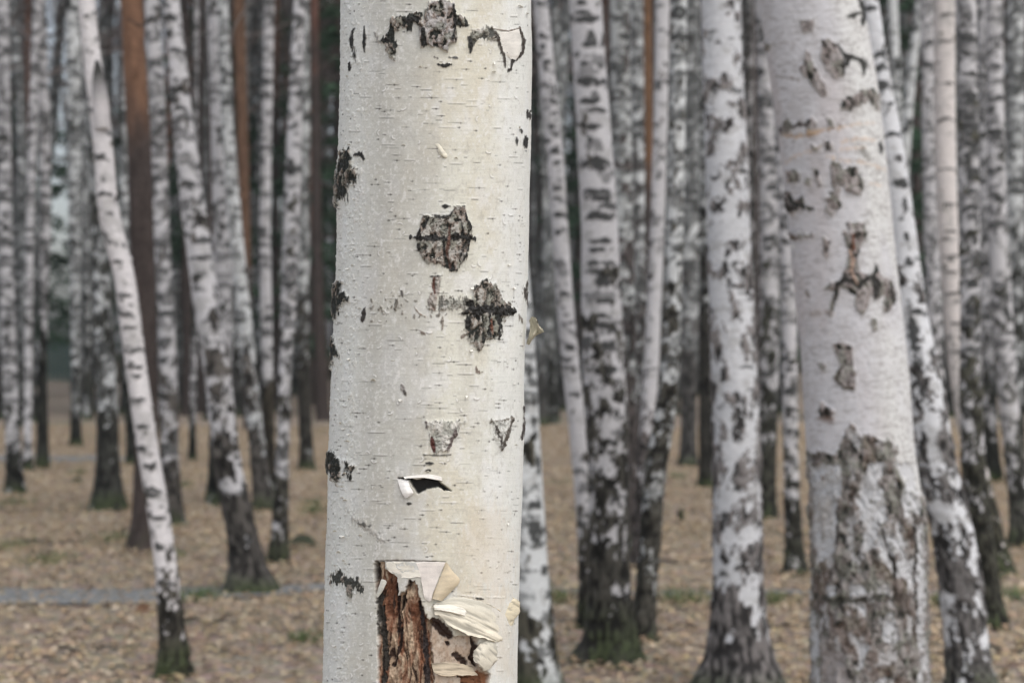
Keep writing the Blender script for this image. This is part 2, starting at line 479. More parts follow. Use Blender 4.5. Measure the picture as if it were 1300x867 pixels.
def add_crown(rt, ax, k, H=None):
    """bare crown following the trunk's upper axis: a copy sheared to its lean by rotation"""
    me = CROWNS[k % 3]
    o = link("crown", me, M_TWIG, rt)
    zt = ax.H
    xb = float(ax.at(np.array([zt * .4]))[0][0]); xt = float(ax.at(np.array([zt]))[0][0])
    lean = (xt - xb) / (zt * .6)
    o.rotation_euler = (0, math.atan(lean), 0)
    s = zt / 15.0
    o.scale = (s, s, s)
    x0 = float(ax.at(np.array([zt * .7]))[0][0])
    o.location = (x0 - lean * zt * .7 - rt.location.x, 0, 0)
    return o

NAMED = []
def birch(label, pts, yb=None, Y=None, H=None, seed=1, crown=True, group="birches of the forest", cat="birch tree", nm="birch_tree", mat=None, flare=1.0, **kw):
    if Y is None: Y = CAMZ * FPX / (yb - CY)
    if H is None: H = 13.5 + (seed * 37 % 10) * .35
    ax = Axis(pts, Y, H, seed, flare)
    x0 = float(np.interp(0, ax.z, ax.x)); z0 = float(ground_h(x0, Y))
    rt = root(nm, (x0, Y, z0), label, cat, group)
    NAMED.append((float(np.interp(440, [p[1] for p in sorted(pts, key=lambda p: p[1])], [p[0] for p in sorted(pts, key=lambda p: p[1])])), label, Y))
    V, F, C = build_trunk(ax, seed, **kw)
    V = V - np.array([x0, Y, 0])
    link("trunk", mesh_np("trunk", V, F, C), mat or M_BIRCH, rt)
    if crown: add_crown(rt, ax, seed)
    return rt, ax
# ------------------------------------------------------------------ the birches behind the near trunk, left side
W_COOL = (.70, .725, .73); W_PINK = (.70, .675, .675); W_DULL = (.57, .59, .585); W_MID = (.65, .67, .67)
DARKB = (.042, .043, .036)

def band(ys, fx=0.0, w=24, h=4, cv=0.4):
    return [(fx, y, w, h, cv) for y in ys]

birch("slim birch at the left edge of the photo, dark foot, standing upright",
      [(4, 0, 15), (7, 290, 17), (12, 450, 18), (17, 580, 18), (20, 627, 23)], yb=627, seed=3, dash=(38, 8, 3), rough=((400, .05), (560, .35), (600, .95)), rcol=DARKB)
birch("thin pale birch second from the left edge, nearly white down to the ground",
      [(48, 0, 11), (42, 150, 11), (38, 290, 10), (36, 450, 10), (35, 597, 12)], yb=597, seed=4, dash=(30, 5, 2.5), rough=((480, .05), (560, .3), (590, .9)), rcol=DARKB)
birch("thin birch with a long black lower trunk, between two pale stems at far left",
      [(52, 0, 12), (57, 150, 13), (58, 290, 13), (56, 400, 10), (54, 480, 10), (54, 595, 16)], yb=595, seed=5, dash=(40, 6, 3), rough=((380, .1), (440, .5), (475, 1)), rcol=DARKB)
birch("speckled birch that narrows to a dark foot, left of the black-knotted birch",
      [(92, 0, 19), (94, 150, 19), (95, 290, 16), (96, 400, 12), (96, 500, 11), (96, 568, 14)], yb=568, seed=6, white=W_MID, dash=(45, 6, 3), rough=((420, .1), (520, .5), (550, .95)), rcol=DARKB)
birch("thin grey birch rising in front of the green fence",
      [(108, 0, 9), (110, 290, 9), (112, 500, 9), (112, 535, 11)], yb=532, seed=7, white=W_MID, dash=(40, 5, 3), rough=((400, .1), (500, .5)), rcol=DARKB)
birch("birch with a black knot and black flared foot, behind the leaning birch",
      [(112, 0, 18), (119, 150, 20), (127, 290, 21), (131, 400, 24), (136, 500, 26), (137, 580, 27), (137, 647, 38)], yb=647, seed=8, white=W_MID,
      dash=(70, 8, 5), rough=((100, .1), (280, .35), (420, .5), (520, .75), (590, .98)), rcol=(.06, .06, .052), psize=9, marks=[(0, 441, 22, 15, 0)], moss=.25, flare=1.3)
L8, ax8 = birch("smooth pinkish birch leaning left, with thin dark rings and mossy black foot",
      [(109, 0, 21), (115, 60, 22), (120, 100, 24), (126, 140, 25), (132, 200, 25), (135, 250, 26), (142, 292, 27), (152, 325, 27), (158, 350, 26), (162, 380, 27), (171, 455, 27), (186, 560, 27), (200, 640, 28), (211, 720, 28), (219, 800, 30), (221, 857, 36)], yb=857, seed=9,
      white=W_PINK, dash=(14, 7, 3), rough=((200, .04), (500, .05), (690, .08), (745, .35), (785, .9), (850, 1)), rcol=(.075, .068, .055), psize=10, moss=.22,
      marks=[(.1, 22, 12, 3, 0), (-.1, 66, 10, 3, 0), (0, 141, 26, 5, -.3), (0, 201, 22, 4, .8), (0, 246, 22, 4, .7), (.2, 271, 14, 3, .4), (-.1, 332, 22, 3, .4), (0, 374, 20, 3, .3), (.1, 415, 20, 3, .2), (0, 445, 24, 3, 0),
             (.1, 465, 22, 3.5, 0), (.3, 476, 14, 4, 0), (0, 505, 22, 3, .3), (0, 540, 24, 4, .4), (0, 590, 22, 5, .6), (0, 627, 24, 4, .2), (.2, 655, 22, 4, .2), (-.1, 690, 16, 8, .3), (0, 737, 24, 7, .3)])
birch("upright birch just right of the orange pine, patched dark at its foot",
      [(193, 0, 20), (201, 150, 20), (205, 290, 20), (211, 400, 22), (214, 500, 24), (215, 580, 23), (218, 670, 30)], yb=670, seed=10, dash=(60, 9, 4),
      rough=((100, .06), (400, .12), (500, .25), (570, .6), (620, .9)), rcol=(.1, .09, .08), marks=[(0, 398, 22, 5, 0), (0, 28, 18, 5, .8)], psize=10)
birch("stout leaning birch with dark forked foot, left of the near trunk",
      [(217, 0, 21), (224, 60, 22), (231, 150, 26), (240, 220, 30), (249, 290, 32), (264, 400, 34), (277, 480, 34), (287, 580, 34), (299, 640, 35), (311, 700, 37), (319, 752, 50)], yb=752, seed=11,
      dash=(46, 9, 4), rough=((0, .08), (220, .22), (330, .16), (480, .25), (570, .45), (630, .75), (690, .95), (740, 1)), rcol=(.11, .10, .09), psize=15, moss=.15, flare=1.5,
      marks=[(0, 26, 22, 7, 1.2), (.1, 67, 24, 5, .8), (0, 118, 24, 6, .8), (0, 140, 20, 5, .5), (-.6, 120, 10, 16, 0), (0, 330, 24, 4, .3)])
birch("straight birch hidden low down behind the stout leaning birch, mossy foot",
      [(275, 0, 25), (281, 150, 26), (283, 290, 25), (283, 400, 24), (280, 520, 24), (279, 641, 30)], yb=641, seed=12, dash=(55, 6, 3), rough=((300, .08), (480, .35), (590, .95)), rcol=DARKB)
birch("slender birch bending right, its grey foot near the thin black-footed one",
      [(283, 0, 13), (288, 150, 15), (299, 290, 17), (309, 390, 18), (318, 490, 19), (328, 577, 20), (336, 645, 24)], yb=647, seed=13, white=W_MID, dash=(40, 6, 3), rough=((400, .08), (500, .5), (590, .9)), rcol=(.12, .11, .10), psize=9)
birch("thin straight white birch with a plain black lower trunk",
      [(342, 0, 13), (340, 100, 13), (336, 290, 14), (338, 400, 15), (340, 490, 14), (342, 630, 15)], yb=632, seed=14, dash=(26, 7, 2.6), rough=((480, .02), (492, 1)), rcol=(.07, .06, .045), psize=12)
birch("wavy white birch with a mossy foot, nearest to the near trunk on its left",
      [(381, 0, 16), (377, 80, 17), (373, 200, 20), (370, 290, 22), (366, 400, 20), (362, 470, 16), (359, 580, 16), (354, 714, 22)], yb=716, seed=15, dash=(46, 7, 4),
      rough=((200, .05), (440, .2), (560, .45), (640, .6), (690, .95)), rcol=(.09, .085, .07), moss=.2, psize=9, marks=[(.1, 218, 16, 9, .5), (0, 262, 20, 5, .6), (0, 322, 14, 10, 0), (0, 371, 20, 4, 0)])
birch("grey speckled birch with a black foot, just left of a dark pine",
      [(386, 0, 14), (385, 200, 17), (383, 290, 20), (384, 430, 18), (387, 520, 15), (390, 594, 17)], yb=596, seed=16, white=W_DULL, dash=(60, 6, 4), rough=((250, .2), (420, .5), (470, .95)), rcol=(.07, .065, .055), psize=8)
birch("very thin pale sapling birch standing among dark pines on the left",
      [(248, 200, 6), (247, 400, 8), (245, 500, 8), (244, 582, 9)], yb=583, seed=17, dash=(40, 5, 3), rough=((480, .2), (560, .7)), rcol=DARKB)
birch("narrow birch behind the pine's right side, speckled, seen down to dark brush",
      [(160, 0, 10), (158, 250, 11), (160, 400, 12), (165, 500, 12), (168, 590, 14)], yb=590, seed=18, white=W_MID, dash=(60, 6, 4), rough=((300, .1), (480, .7), (540, 1)), rcol=DARKB)

# ------------------------------------------------------------------ right side
birch("birch half hidden behind the near trunk's right edge, big dark blotches",
      [(640, 200, 40), (650, 350, 44), (657, 450, 46), (664, 577, 47), (670, 700, 49), (681, 867, 54)], yb=884, seed=20, dash=(25, 12, 5), white=(.64, .66, .66),
      rough=((450, .08), (600, .12), (640, .35), (700, .5), (760, .6), (867, .8)), rcol=(.09, .085, .065), psize=22,
      marks=[(.6, 467, 16, 12, 0), (.8, 508, 12, 8, 0), (.8, 583, 12, 18, 0), (.55, 636, 26, 10, 0), (.45, 668, 26, 30, 0)])
birch("clean white birch with small black dashes, right of the near trunk",
      [(686, 0, 19), (692, 60, 20), (697, 120, 21), (705, 200, 22), (711, 290, 21), (717, 380, 22), (725, 470, 23), (735, 560, 23), (741, 640, 21), (745, 720, 19), (746, 793, 22)], yb=795, seed=21,
      dash=(24, 6, 3.5), rough=((400, .04), (600, .1), (680, .3), (730, .85), (770, 1)), rcol=(.07, .065, .055), psize=10,
      marks=[(-.2, 46, 12, 5, 0), (-.3, 60, 10, 5, 0), (.1, 78, 13, 6, .6), (-.1, 88, 7, 5, 0), (0, 127, 14, 4, .5), (.4, 145, 10, 5, 0), (0, 161, 16, 5, 0), (0, 191, 16, 6, .3), (.2, 205, 8, 4, 0), (0, 238, 14, 4, .4), (0, 252, 16, 3, 0), (0, 272, 16, 5, .3), (-.1, 372, 16, 5, .5), (0, 440, 14, 7, 0), (.1, 498, 18, 4, 0)])
birch("thick birch banded with black horizontal bars above a mossy foot",
      [(743, 0, 41), (747, 60, 42), (753, 150, 44), (758, 230, 46), (762, 290, 47), (763, 370, 50), (766, 450, 53), (770, 520, 52), (772, 577, 49), (774, 700, 48), (774, 800, 52), (774, 834, 58)], yb=836, seed=22,
      dash=(20, 12, 5), rough=((300, .05), (350, .22), (440, .38), (500, .55), (580, .68), (700, .85), (800, 1)), rcol=(.085, .08, .068), psize=14, moss=.34, flare=1.9,
      marks=[(-.2, 4, 16, 6, 0), (-.3, 17, 18, 5, 0), (0, 27, 38, 7, -.9), (.1, 57, 28, 5, 0), (-.3, 81, 14, 4, 0), (0, 105, 44, 9, -.5), (-.2, 129, 26, 7, 0), (.2, 140, 26, 5, 0), (-.1, 161, 24, 6, -.3),
             (-.3, 177, 8, 6, 0), (0, 204, 44, 9, .9), (.1, 212, 36, 6, -.4), (0, 242, 38, 5, 0), (.1, 251, 34, 6, 0), (-.1, 272, 34, 9, .5), (0, 304, 30, 6, 0), (-.2, 316, 24, 5, 0), (0, 332, 38, 6, 0), (.1, 352, 26, 15, 0),
             (-.2, 345, 20, 5, 0), (.1, 380, 34, 5, 0), (-.1, 398, 28, 6, .5), (0, 411, 44, 12, .5), (.1, 435, 40, 7, 0), (0, 466, 44, 8, 0)])
birch("greyish speckled birch touching the black-banded birch on its right",
      [(787, 0, 24), (789, 150, 24), (792, 290, 24), (795, 450, 24), (800, 577, 16), (804, 699, 12)], yb=700, seed=23, white=W_DULL, dash=(70, 7, 4), rough=((0, .12), (280, .3), (430, .6), (560, .95)), rcol=(.11, .095, .09), psize=9)
birch("narrow speckled birch left of the thin orange pine",
      [(808, 0, 17), (809, 150, 18), (810, 290, 18), (812, 430, 17), (814, 560, 16), (815, 640, 17)], yb=642, seed=24, white=W_MID, dash=(75, 7, 4), rough=((200, .1), (380, .4), (520, .85)), rcol=(.11, .10, .095), psize=8, moss=0)
birch("plain pale birch just right of the thin orange pine, leaning slightly",
      [(841, 0, 18), (840, 100, 18), (837, 200, 18), (834, 300, 18), (830, 400, 18), (827, 470, 19), (822, 540, 19), (816, 640, 19), (812, 716, 20)], yb=720, seed=25, dash=(16, 6, 2.6), rough=((500, .05), (560, .4), (640, .95)), rcol=(.12, .105, .10), psize=9, moss=0)
birch("crooked dark-blotched birch with a kinked lower trunk, beside the banded birch",
      [(862, 0, 20), (860, 150, 20), (857, 290, 21), (854, 380, 22), (851, 470, 24), (842, 540, 25), (832, 590, 27), (828, 640, 26), (824, 700, 25), (819, 760, 26), (815, 808, 30)], yb=811, seed=26, white=W_MID,
      dash=(66, 8, 5), rough=((100, .12), (300, .3), (400, .5), (520, .7), (620, .6), (700, .85), (780, 1)), rcol=(.10, .095, .08), psize=10, moss=.1)
birch("speckled birch with a plain grey foot, left of the big patchy birch",
      [(878, 0, 23), (878, 150, 23), (877, 290, 25), (876, 420, 22), (874, 520, 17), (874, 588, 20)], yb=589, seed=27, white=W_MID, dash=(75, 8, 5), rough=((200, .12), (380, .3), (470, .7), (510, 1)), rcol=(.13, .125, .12), psize=9)
birch("dark-footed trunk close against the left side of the big patchy birch",
      [(895, 100, 14), (896, 300, 15), (896, 420, 16), (897, 540, 18), (898, 615, 20)], yb=617, seed=28, white=W_DULL, dash=(50, 7, 4), rough=((150, .3), (360, .7), (430, 1)), rcol=(.055, .052, .045), psize=9)
birch("big patchy birch with grey-brown scaly blotches and a wide flared foot",
      [(915, 0, 52), (918, 100, 52), (922, 200, 54), (925, 290, 56), (928, 370, 57), (931, 450, 57), (936, 560, 60), (936, 640, 61), (937, 740, 63), (939, 800, 68), (942, 867, 82)], yb=880, seed=29,
      white=(.62, .63, .65), dash=(12, 8, 3), rough=((0, .3), (130, .32), (300, .36), (440, .38), (540, .46), (640, .5), (720, .66), (800, .86), (860, 1)), rcol=(.20, .185, .18), psize=16, moss=.16, flare=1.7, res=1.4)
birch("grey slender trunk squeezed between the big patchy birch and its right neighbour",
      [(950, 0, 13), (951, 200, 14), (954, 400, 15), (957, 560, 15), (957, 640, 16)], yb=640, seed=30, white=(.33, .32, .32), dash=(60, 6, 3), rough=((0, .3), (300, .6), (420, .9)), rcol=(.07, .065, .06), psize=8)
birch("pale birch with a dark mossy foot, right of the big patchy birch",
      [(969, 0, 22), (972, 100, 23), (975, 200, 24), (977, 290, 25), (977, 420, 25), (976, 520, 23), (974, 600, 20), (974, 659, 22)], yb=660, seed=31, dash=(60, 8, 4), rough=((200, .06), (300, .22), (460, .4), (540, .8), (600, 1)), rcol=(.07, .07, .055), psize=9)
birch("thin white birch with black bars and mossy foot, beside the near right trunk",
      [(988, 100, 17), (994, 200, 18), (999, 290, 19), (1002, 400, 19), (1003, 500, 19), (1004, 577, 19), (1006, 650, 19), (1009, 700, 20), (1010, 729, 26)], yb=731, seed=32, dash=(40, 7, 4), rough=((300, .05), (500, .12), (600, .35), (650, .9)), rcol=(.07, .068, .055), psize=8, moss=.22,
      marks=[(0, 497, 18, 10, 0), (0, 520, 18, 6, .5), (0, 549, 19, 6, 0), (-.1, 470, 14, 5, 0), (-.1, 462, 12, 4, 0)])
birch("curved birch with a scaly grey side strip, right behind the near right trunk",
      [(1104, 0, 21), (1111, 50, 23), (1118, 100, 25), (1130, 170, 28), (1140, 240, 30), (1147, 300, 33), (1156, 380, 36), (1168, 460, 42), (1182, 540, 47), (1191, 600, 48), (1208, 660, 50), (1219, 730, 51), (1226, 800, 51), (1233, 867, 53)], yb=889, seed=33,
      white=(.70, .71, .73), dash=(6, 8, 3), rough=((290, .05), (330, .2), (440, .33), (560, .46), (640, .6), (720, .68), (867, .68)), rcol=(.17, .16, .155), psize=14, res=1.4,
      marks=[(-.2, 11, 20, 5, 0), (.2, 69, 16, 5, .6), (.1, 83, 18, 6, .9), (0, 108, 26, 9, 0), (.4, 131, 10, 6, 0), (.1, 169, 20, 5, .7), (.3, 200, 8, 7, 0), (.1, 231, 26, 9, 0), (.2, 259, 8, 14, 0), (0, 300, 8, 8, 0), (0, 330, 14, 8, 0), (.1, 393, 30, 7, .8), (-.35, 420, 16, 46, 0), (-.4, 470, 14, 40, 0)])
birch("black-blotched upright birch crossing a pinkish one at far right",
      [(1226, 0, 25), (1228, 100, 25), (1230, 200, 25), (1231, 290, 25), (1232, 400, 24), (1233, 500, 26), (1236, 600, 28), (1243, 660, 27), (1253, 730, 25), (1261, 797, 30)], yb=799, seed=34,
      dash=(52, 10, 6), rough=((0, .15), (300, .25), (450, .4), (560, .6), (640, .85), (700, 1)), rcol=(.08, .078, .06), psize=11, moss=.15,
      marks=[(0, 53, 22, 5, 0), (0, 72, 20, 6, 0), (.1, 97, 20, 5, 0), (0, 127, 22, 12, 0), (0, 152, 20, 6, 0), (0, 172, 16, 6, 0), (0, 186, 18, 10, 0), (.2, 225, 22, 14, 0), (0, 245, 18, 6, 0), (0, 395, 26, 15, 0), (0, 411, 22, 8, 0), (0, 362, 20, 9, 0)])
birch("smooth pinkish-cream birch with fine arched rings and mossy foot at right",
      [(1199, 0, 26), (1199, 100, 26), (1200, 200, 26), (1203, 290, 25), (1210, 400, 24), (1218, 480, 24), (1233, 570, 25), (1250, 640, 27), (1263, 700, 29), (1270, 729, 34)], yb=731, seed=35,
      white=(.68, .635, .61), dash=(4, 8, 2), rough=((500, .04), (600, .4), (660, .9)), rcol=(.09, .085, .06), psize=9, moss=.3,
      marks=[(0, 22, 26, 3, .4), (0, 56, 24, 2.5, 0), (0, 109, 25, 3, 1.3), (0, 154, 26, 4, 1.2), (0, 217, 25, 3, .3), (0, 262, 25, 3, -.3), (0, 296, 22, 3, 0), (0, 327, 22, 3, 0), (0, 347, 20, 3, 0), (0, 374, 22, 3, .3), (0, 412, 22, 3, 0), (0, 447, 22, 3, 0)])
birch("straight thin white birch left of the pinkish-cream one",
      [(1176, 0, 16), (1178, 150, 16), (1182, 290, 18), (1186, 400, 18), (1190, 500, 18), (1194, 640, 20), (1196, 662, 22)], yb=664, seed=36, dash=(44, 6, 3), rough=((400, .08), (500, .4), (600, .9)), rcol=DARKB, psize=8)
birch("thin slanting birch crossing behind two straight white ones",
      [(1168, 0, 12), (1158, 80, 12), (1151, 160, 13), (1146, 240, 13), (1142, 420, 13), (1141, 585, 16)], yb=590, seed=37, white=W_MID, dash=(20, 6, 3), rough=((400, .1), (500, .7)), rcol=DARKB)
birch("thin pale birch framed by dark green gaps right of the near right trunk",
      [(1133, 0, 12), (1137, 100, 13), (1142, 250, 13), (1148, 400, 13), (1152, 560, 15)], yb=562, seed=38, white=W_MID, dash=(14, 6, 3), rough=((400, .1), (500, .7)), rcol=DARKB)
birch("white birch with small dark eyes, third from the right edge",
      [(1262, 0, 20), (1264, 150, 21), (1267, 290, 24), (1272, 400, 26), (1279, 500, 25), (1287, 577, 24), (1294, 640, 24), (1299, 694, 30)], yb=696, seed=39, dash=(40, 8, 4), rough=((200, .05), (400, .18), (560, .3), (620, .6), (670, 1)), rcol=(.10, .10, .085), psize=10, moss=.18,
      marks=[(0, 61, 15, 5, .8), (0, 88, 14, 4, .3), (0, 128, 18, 6, 0), (0, 218, 10, 7, 0), (0, 256, 18, 6, 0), (0, 380, 16, 9, 0), (.1, 395, 10, 14, 0)])
birch("pale speckled birch at the right edge of the photo",
      [(1289, 0, 22), (1290, 150, 23), (1290, 290, 24), (1289, 400, 22), (1290, 500, 20), (1291, 612, 22)], yb=615, seed=40, white=W_MID, dash=(55, 8, 5), rough=((200, .1), (400, .3), (520, .7), (580, 1)), rcol=DARKB, psize=9)
birch("pale blotchy birch between the black-blotched one and the dark-eyed one",
      [(1246, 0, 13), (1248, 150, 14), (1250, 290, 17), (1252, 420, 17), (1256, 540, 17), (1262, 612, 20)], yb=613, seed=41, white=(.52, .515, .53), dash=(36, 7, 4), rough=((200, .1), (450, .2), (540, .6), (590, 1)), rcol=DARKB, psize=8)
birch("thin grey birch with tiny specks, between the clean white and banded birches",
      [(704, 0, 9), (709, 150, 10), (713, 290, 11), (722, 450, 11), (730, 560, 11)], yb=563, seed=42, white=W_DULL, dash=(60, 5, 3), rough=((0, .15), (400, .4)), rcol=DARKB, psize=7)
birch("thin pale birch beside dark red-brown pines, close to the near trunk",
      [(690, 200, 9), (693, 290, 9), (697, 400, 10), (702, 538, 11)], yb=539, seed=43, white=W_DULL, dash=(40, 5, 3), rough=((0, .1), (420, .3), (480, .9)), rcol=DARKB, psize=7)

# ------------------------------------------------------------------ pines among the birches
def needle_cloud(mb, rs, cx_, cy_, cz_, rx, rz, n, s, col):
    d = rs.randn(n, 3); d /= np.linalg.norm(d, axis=1)[:, None]
    rr = rs.rand(n, 1) ** .45
    P = d * rr * np.array([rx, rx, rz]) + np.array([cx_, cy_, cz_])
    a = rs.randn(n, 3); a[:, 2] *= .5; a /= np.linalg.norm(a, axis=1)[:, None]
    b = np.cross(a, rs.randn(n, 3)); b /= np.linalg.norm(b, axis=1)[:, None] + 1e-6
    L = s * (.5 + rs.rand(n, 1)); w = L * .32
    V = np.stack([P - a * L, P - b * w, P + a * L, P + b * w], 1).reshape(-1, 3)
    c = np.asarray(col) * (.55 + .9 * rs.rand(n, 1))
    mb.add(V, np.arange(4 * n).reshape(n, 4), np.repeat(c, 4, 0))

def pine_top(seed):
    rs = np.random.RandomState(seed); mb = MB()
    for i in range(16):
        a = i * 2.4; z = -5.5 + 5.5 * i / 16; L = (1.6 - .9 * i / 16) * (.7 + .5 * rs.rand())
        e = np.array([math.cos(a) * L, math.sin(a) * L, z + .5])
        mb.tube([(0, 0, z), e * .5 + np.array([0, 0, z * .5]), e], [.04, .025, .012], (.22, .12, .07), 4)
        needle_cloud(mb, rs, e[0], e[1], e[2], .75, .4, 130, .13, (.045, .075, .035))
    return mb.mesh("pine_crown", False)
PINE_TOPS = [pine_top(1), pine_top(2)]

def pine(label, pts, yb=None, Y=None, fade=180, col=(.18, .108, .075), seed=50, H=None, group="pines between the birches", moss=0.0):
    if Y is None: Y = CAMZ * FPX / (yb - CY)
    ax = Axis(pts, Y, H or 17 + seed % 4, seed, 1.1)
    x0 = float(np.interp(0, ax.z, ax.x)); z0 = float(ground_h(x0, Y))
    rt = root("pine_tree", (x0, Y, z0), label, "pine tree", group)
    V, F, C = build_trunk(ax, seed, pine=(fade, col), moss=moss, res=1.9)
    link("trunk", mesh_np("trunk", V - np.array([x0, Y, 0]), F, C), M_PINE, rt)
    c = link("crown", PINE_TOPS[seed % 2], M_NEEDLE, rt)
    xt = float(ax.at(np.array([ax.H]))[0][0]) - x0
    c.location = (xt, 0, ax.H)
    return rt

pine("stout pine, orange above and dark brown below, beside the leaning birch",
     [(167, 0, 28), (172, 100, 29), (177, 200, 30), (180, 290, 30), (184, 400, 29), (186, 480, 29), (186, 580, 30), (184, 660, 32), (181, 702, 38)], yb=703, fade=150, col=(.21, .12, .078), seed=50, moss=.2)
pine("slender orange-brown pine left of the thin black-footed birch",
     [(303, 0, 15), (307, 150, 15), (311, 290, 14), (314, 420, 12), (316, 545, 13)], yb=545, fade=330, col=(.15, .09, .06), seed=51)
pine("thin reddish pine between two white birches left of centre",
     [(267, 0, 8), (268, 150, 9), (268, 290, 9), (268, 535, 10)], yb=535, fade=60, col=(.16, .08, .06), seed=52)
pine("dark brown pine trunk just left of the stout leaning birch",
     [(236, 0, 9), (237, 200, 11), (238, 400, 12), (239, 526, 14)], yb=527, fade=-50, seed=53)
pine("dark pine trunk peeping between the leaning birch and its thin neighbour",
     [(258, 300, 10), (257, 400, 12), (257, 523, 15)], yb=524, fade=-50, seed=54)
pine("dark pine trunk right against the near trunk's left edge",
     [(399, 0, 10), (402, 290, 12), (405, 400, 14), (411, 533, 16)], yb=534, fade=60, col=(.17, .09, .07), seed=55)
pine("dark pine standing behind the thin black-footed birch",
     [(350, 0, 9), (350, 290, 9), (351, 420, 10), (352, 520, 11)], yb=520, fade=100, col=(.15, .08, .055), seed=56)
pine("thin orange pine seen between speckled birches right of centre",
     [(821, 0, 11), (822, 100, 12), (823, 200, 12), (824, 290, 12), (825, 450, 12), (826, 575, 14)], yb=577, fade=215, col=(.21, .12, .07), seed=57)
pine("dark reddish pine nearest the near trunk's right edge",
     [(681, 0, 14), (681, 290, 14), (682, 400, 14), (682, 505, 16)], yb=505, fade=-60, seed=58)
pine("second dark reddish pine right of the near trunk",
     [(705, 200, 8), (707, 400, 9), (708, 503, 10)], yb=503, fade=-60, seed=59)
pine("dark pine in the gap left of the near right trunk",
     [(956, 100, 11), (958, 300, 12), (960, 500, 13), (961, 540, 15)], yb=542, fade=-60, seed=60)
pine("dark pine between the curved birch and the straight white one",
     [(1160, 0, 9), (1163, 200, 10), (1166, 400, 11), (1168, 530, 12)], yb=530, fade=-60, seed=61)
pine("orange-brown pine trunk against the left part of the forest edge",
     [(36, 0, 8), (38, 200, 9), (40, 420, 9), (40, 520, 10)], yb=520, fade=150, col=(.20, .11, .08), seed=62)
pine("reddish pine behind the wavy white birch",
     [(394, 0, 8), (393, 200, 8), (396, 400, 9), (397, 515, 10)], yb=515, fade=300, col=(.19, .095, .065), seed=63)
# ------------------------------------------------------------------ the two near birches, modelled mark by mark
def polysd(px, py, poly):
    """signed distance (px) to a polygon, negative inside"""
    P = np.array(poly, np.float32); n = len(P)
    d = np.full(px.shape, 1e9, np.float32); ins = np.zeros(px.shape, bool)
    for i in range(n):
        a = P[i]; b = P[(i + 1) % n]; e = b - a
        wx = px - a[0]; wy = py - a[1]
        t = np.clip((wx * e[0] + wy * e[1]) / (e @ e + 1e-9), 0, 1)
        d = np.minimum(d, (wx - e[0] * t) ** 2 + (wy - e[1] * t) ** 2)
        c = (a[1] > py) != (b[1] > py)
        xi = a[0] + (py - a[1]) / (e[1] + (1e-9 if abs(e[1]) < 1e-9 else 0)) * e[0]
        ins ^= c & (px < xi)
    d = np.sqrt(d)
    return np.where(ins, -d, d)

def linesd(px, py, L, w):
    d = np.full(px.shape, 1e9, np.float32)
    n = len(L)
    for i in range(n - 1):
        a = np.array(L[i], np.float32); e = np.array(L[i + 1], np.float32) - a
        wx = px - a[0]; wy = py - a[1]
        t = np.clip((wx * e[0] + wy * e[1]) / (e @ e + 1e-9), 0, 1)
        ww = w / 2 * (1 - .45 * np.abs((i + t) / (n - 1) * 2 - 1) ** 2)
        d = np.minimum(d, np.sqrt((wx - e[0] * t) ** 2 + (wy - e[1] * t) ** 2) - ww)
    return d

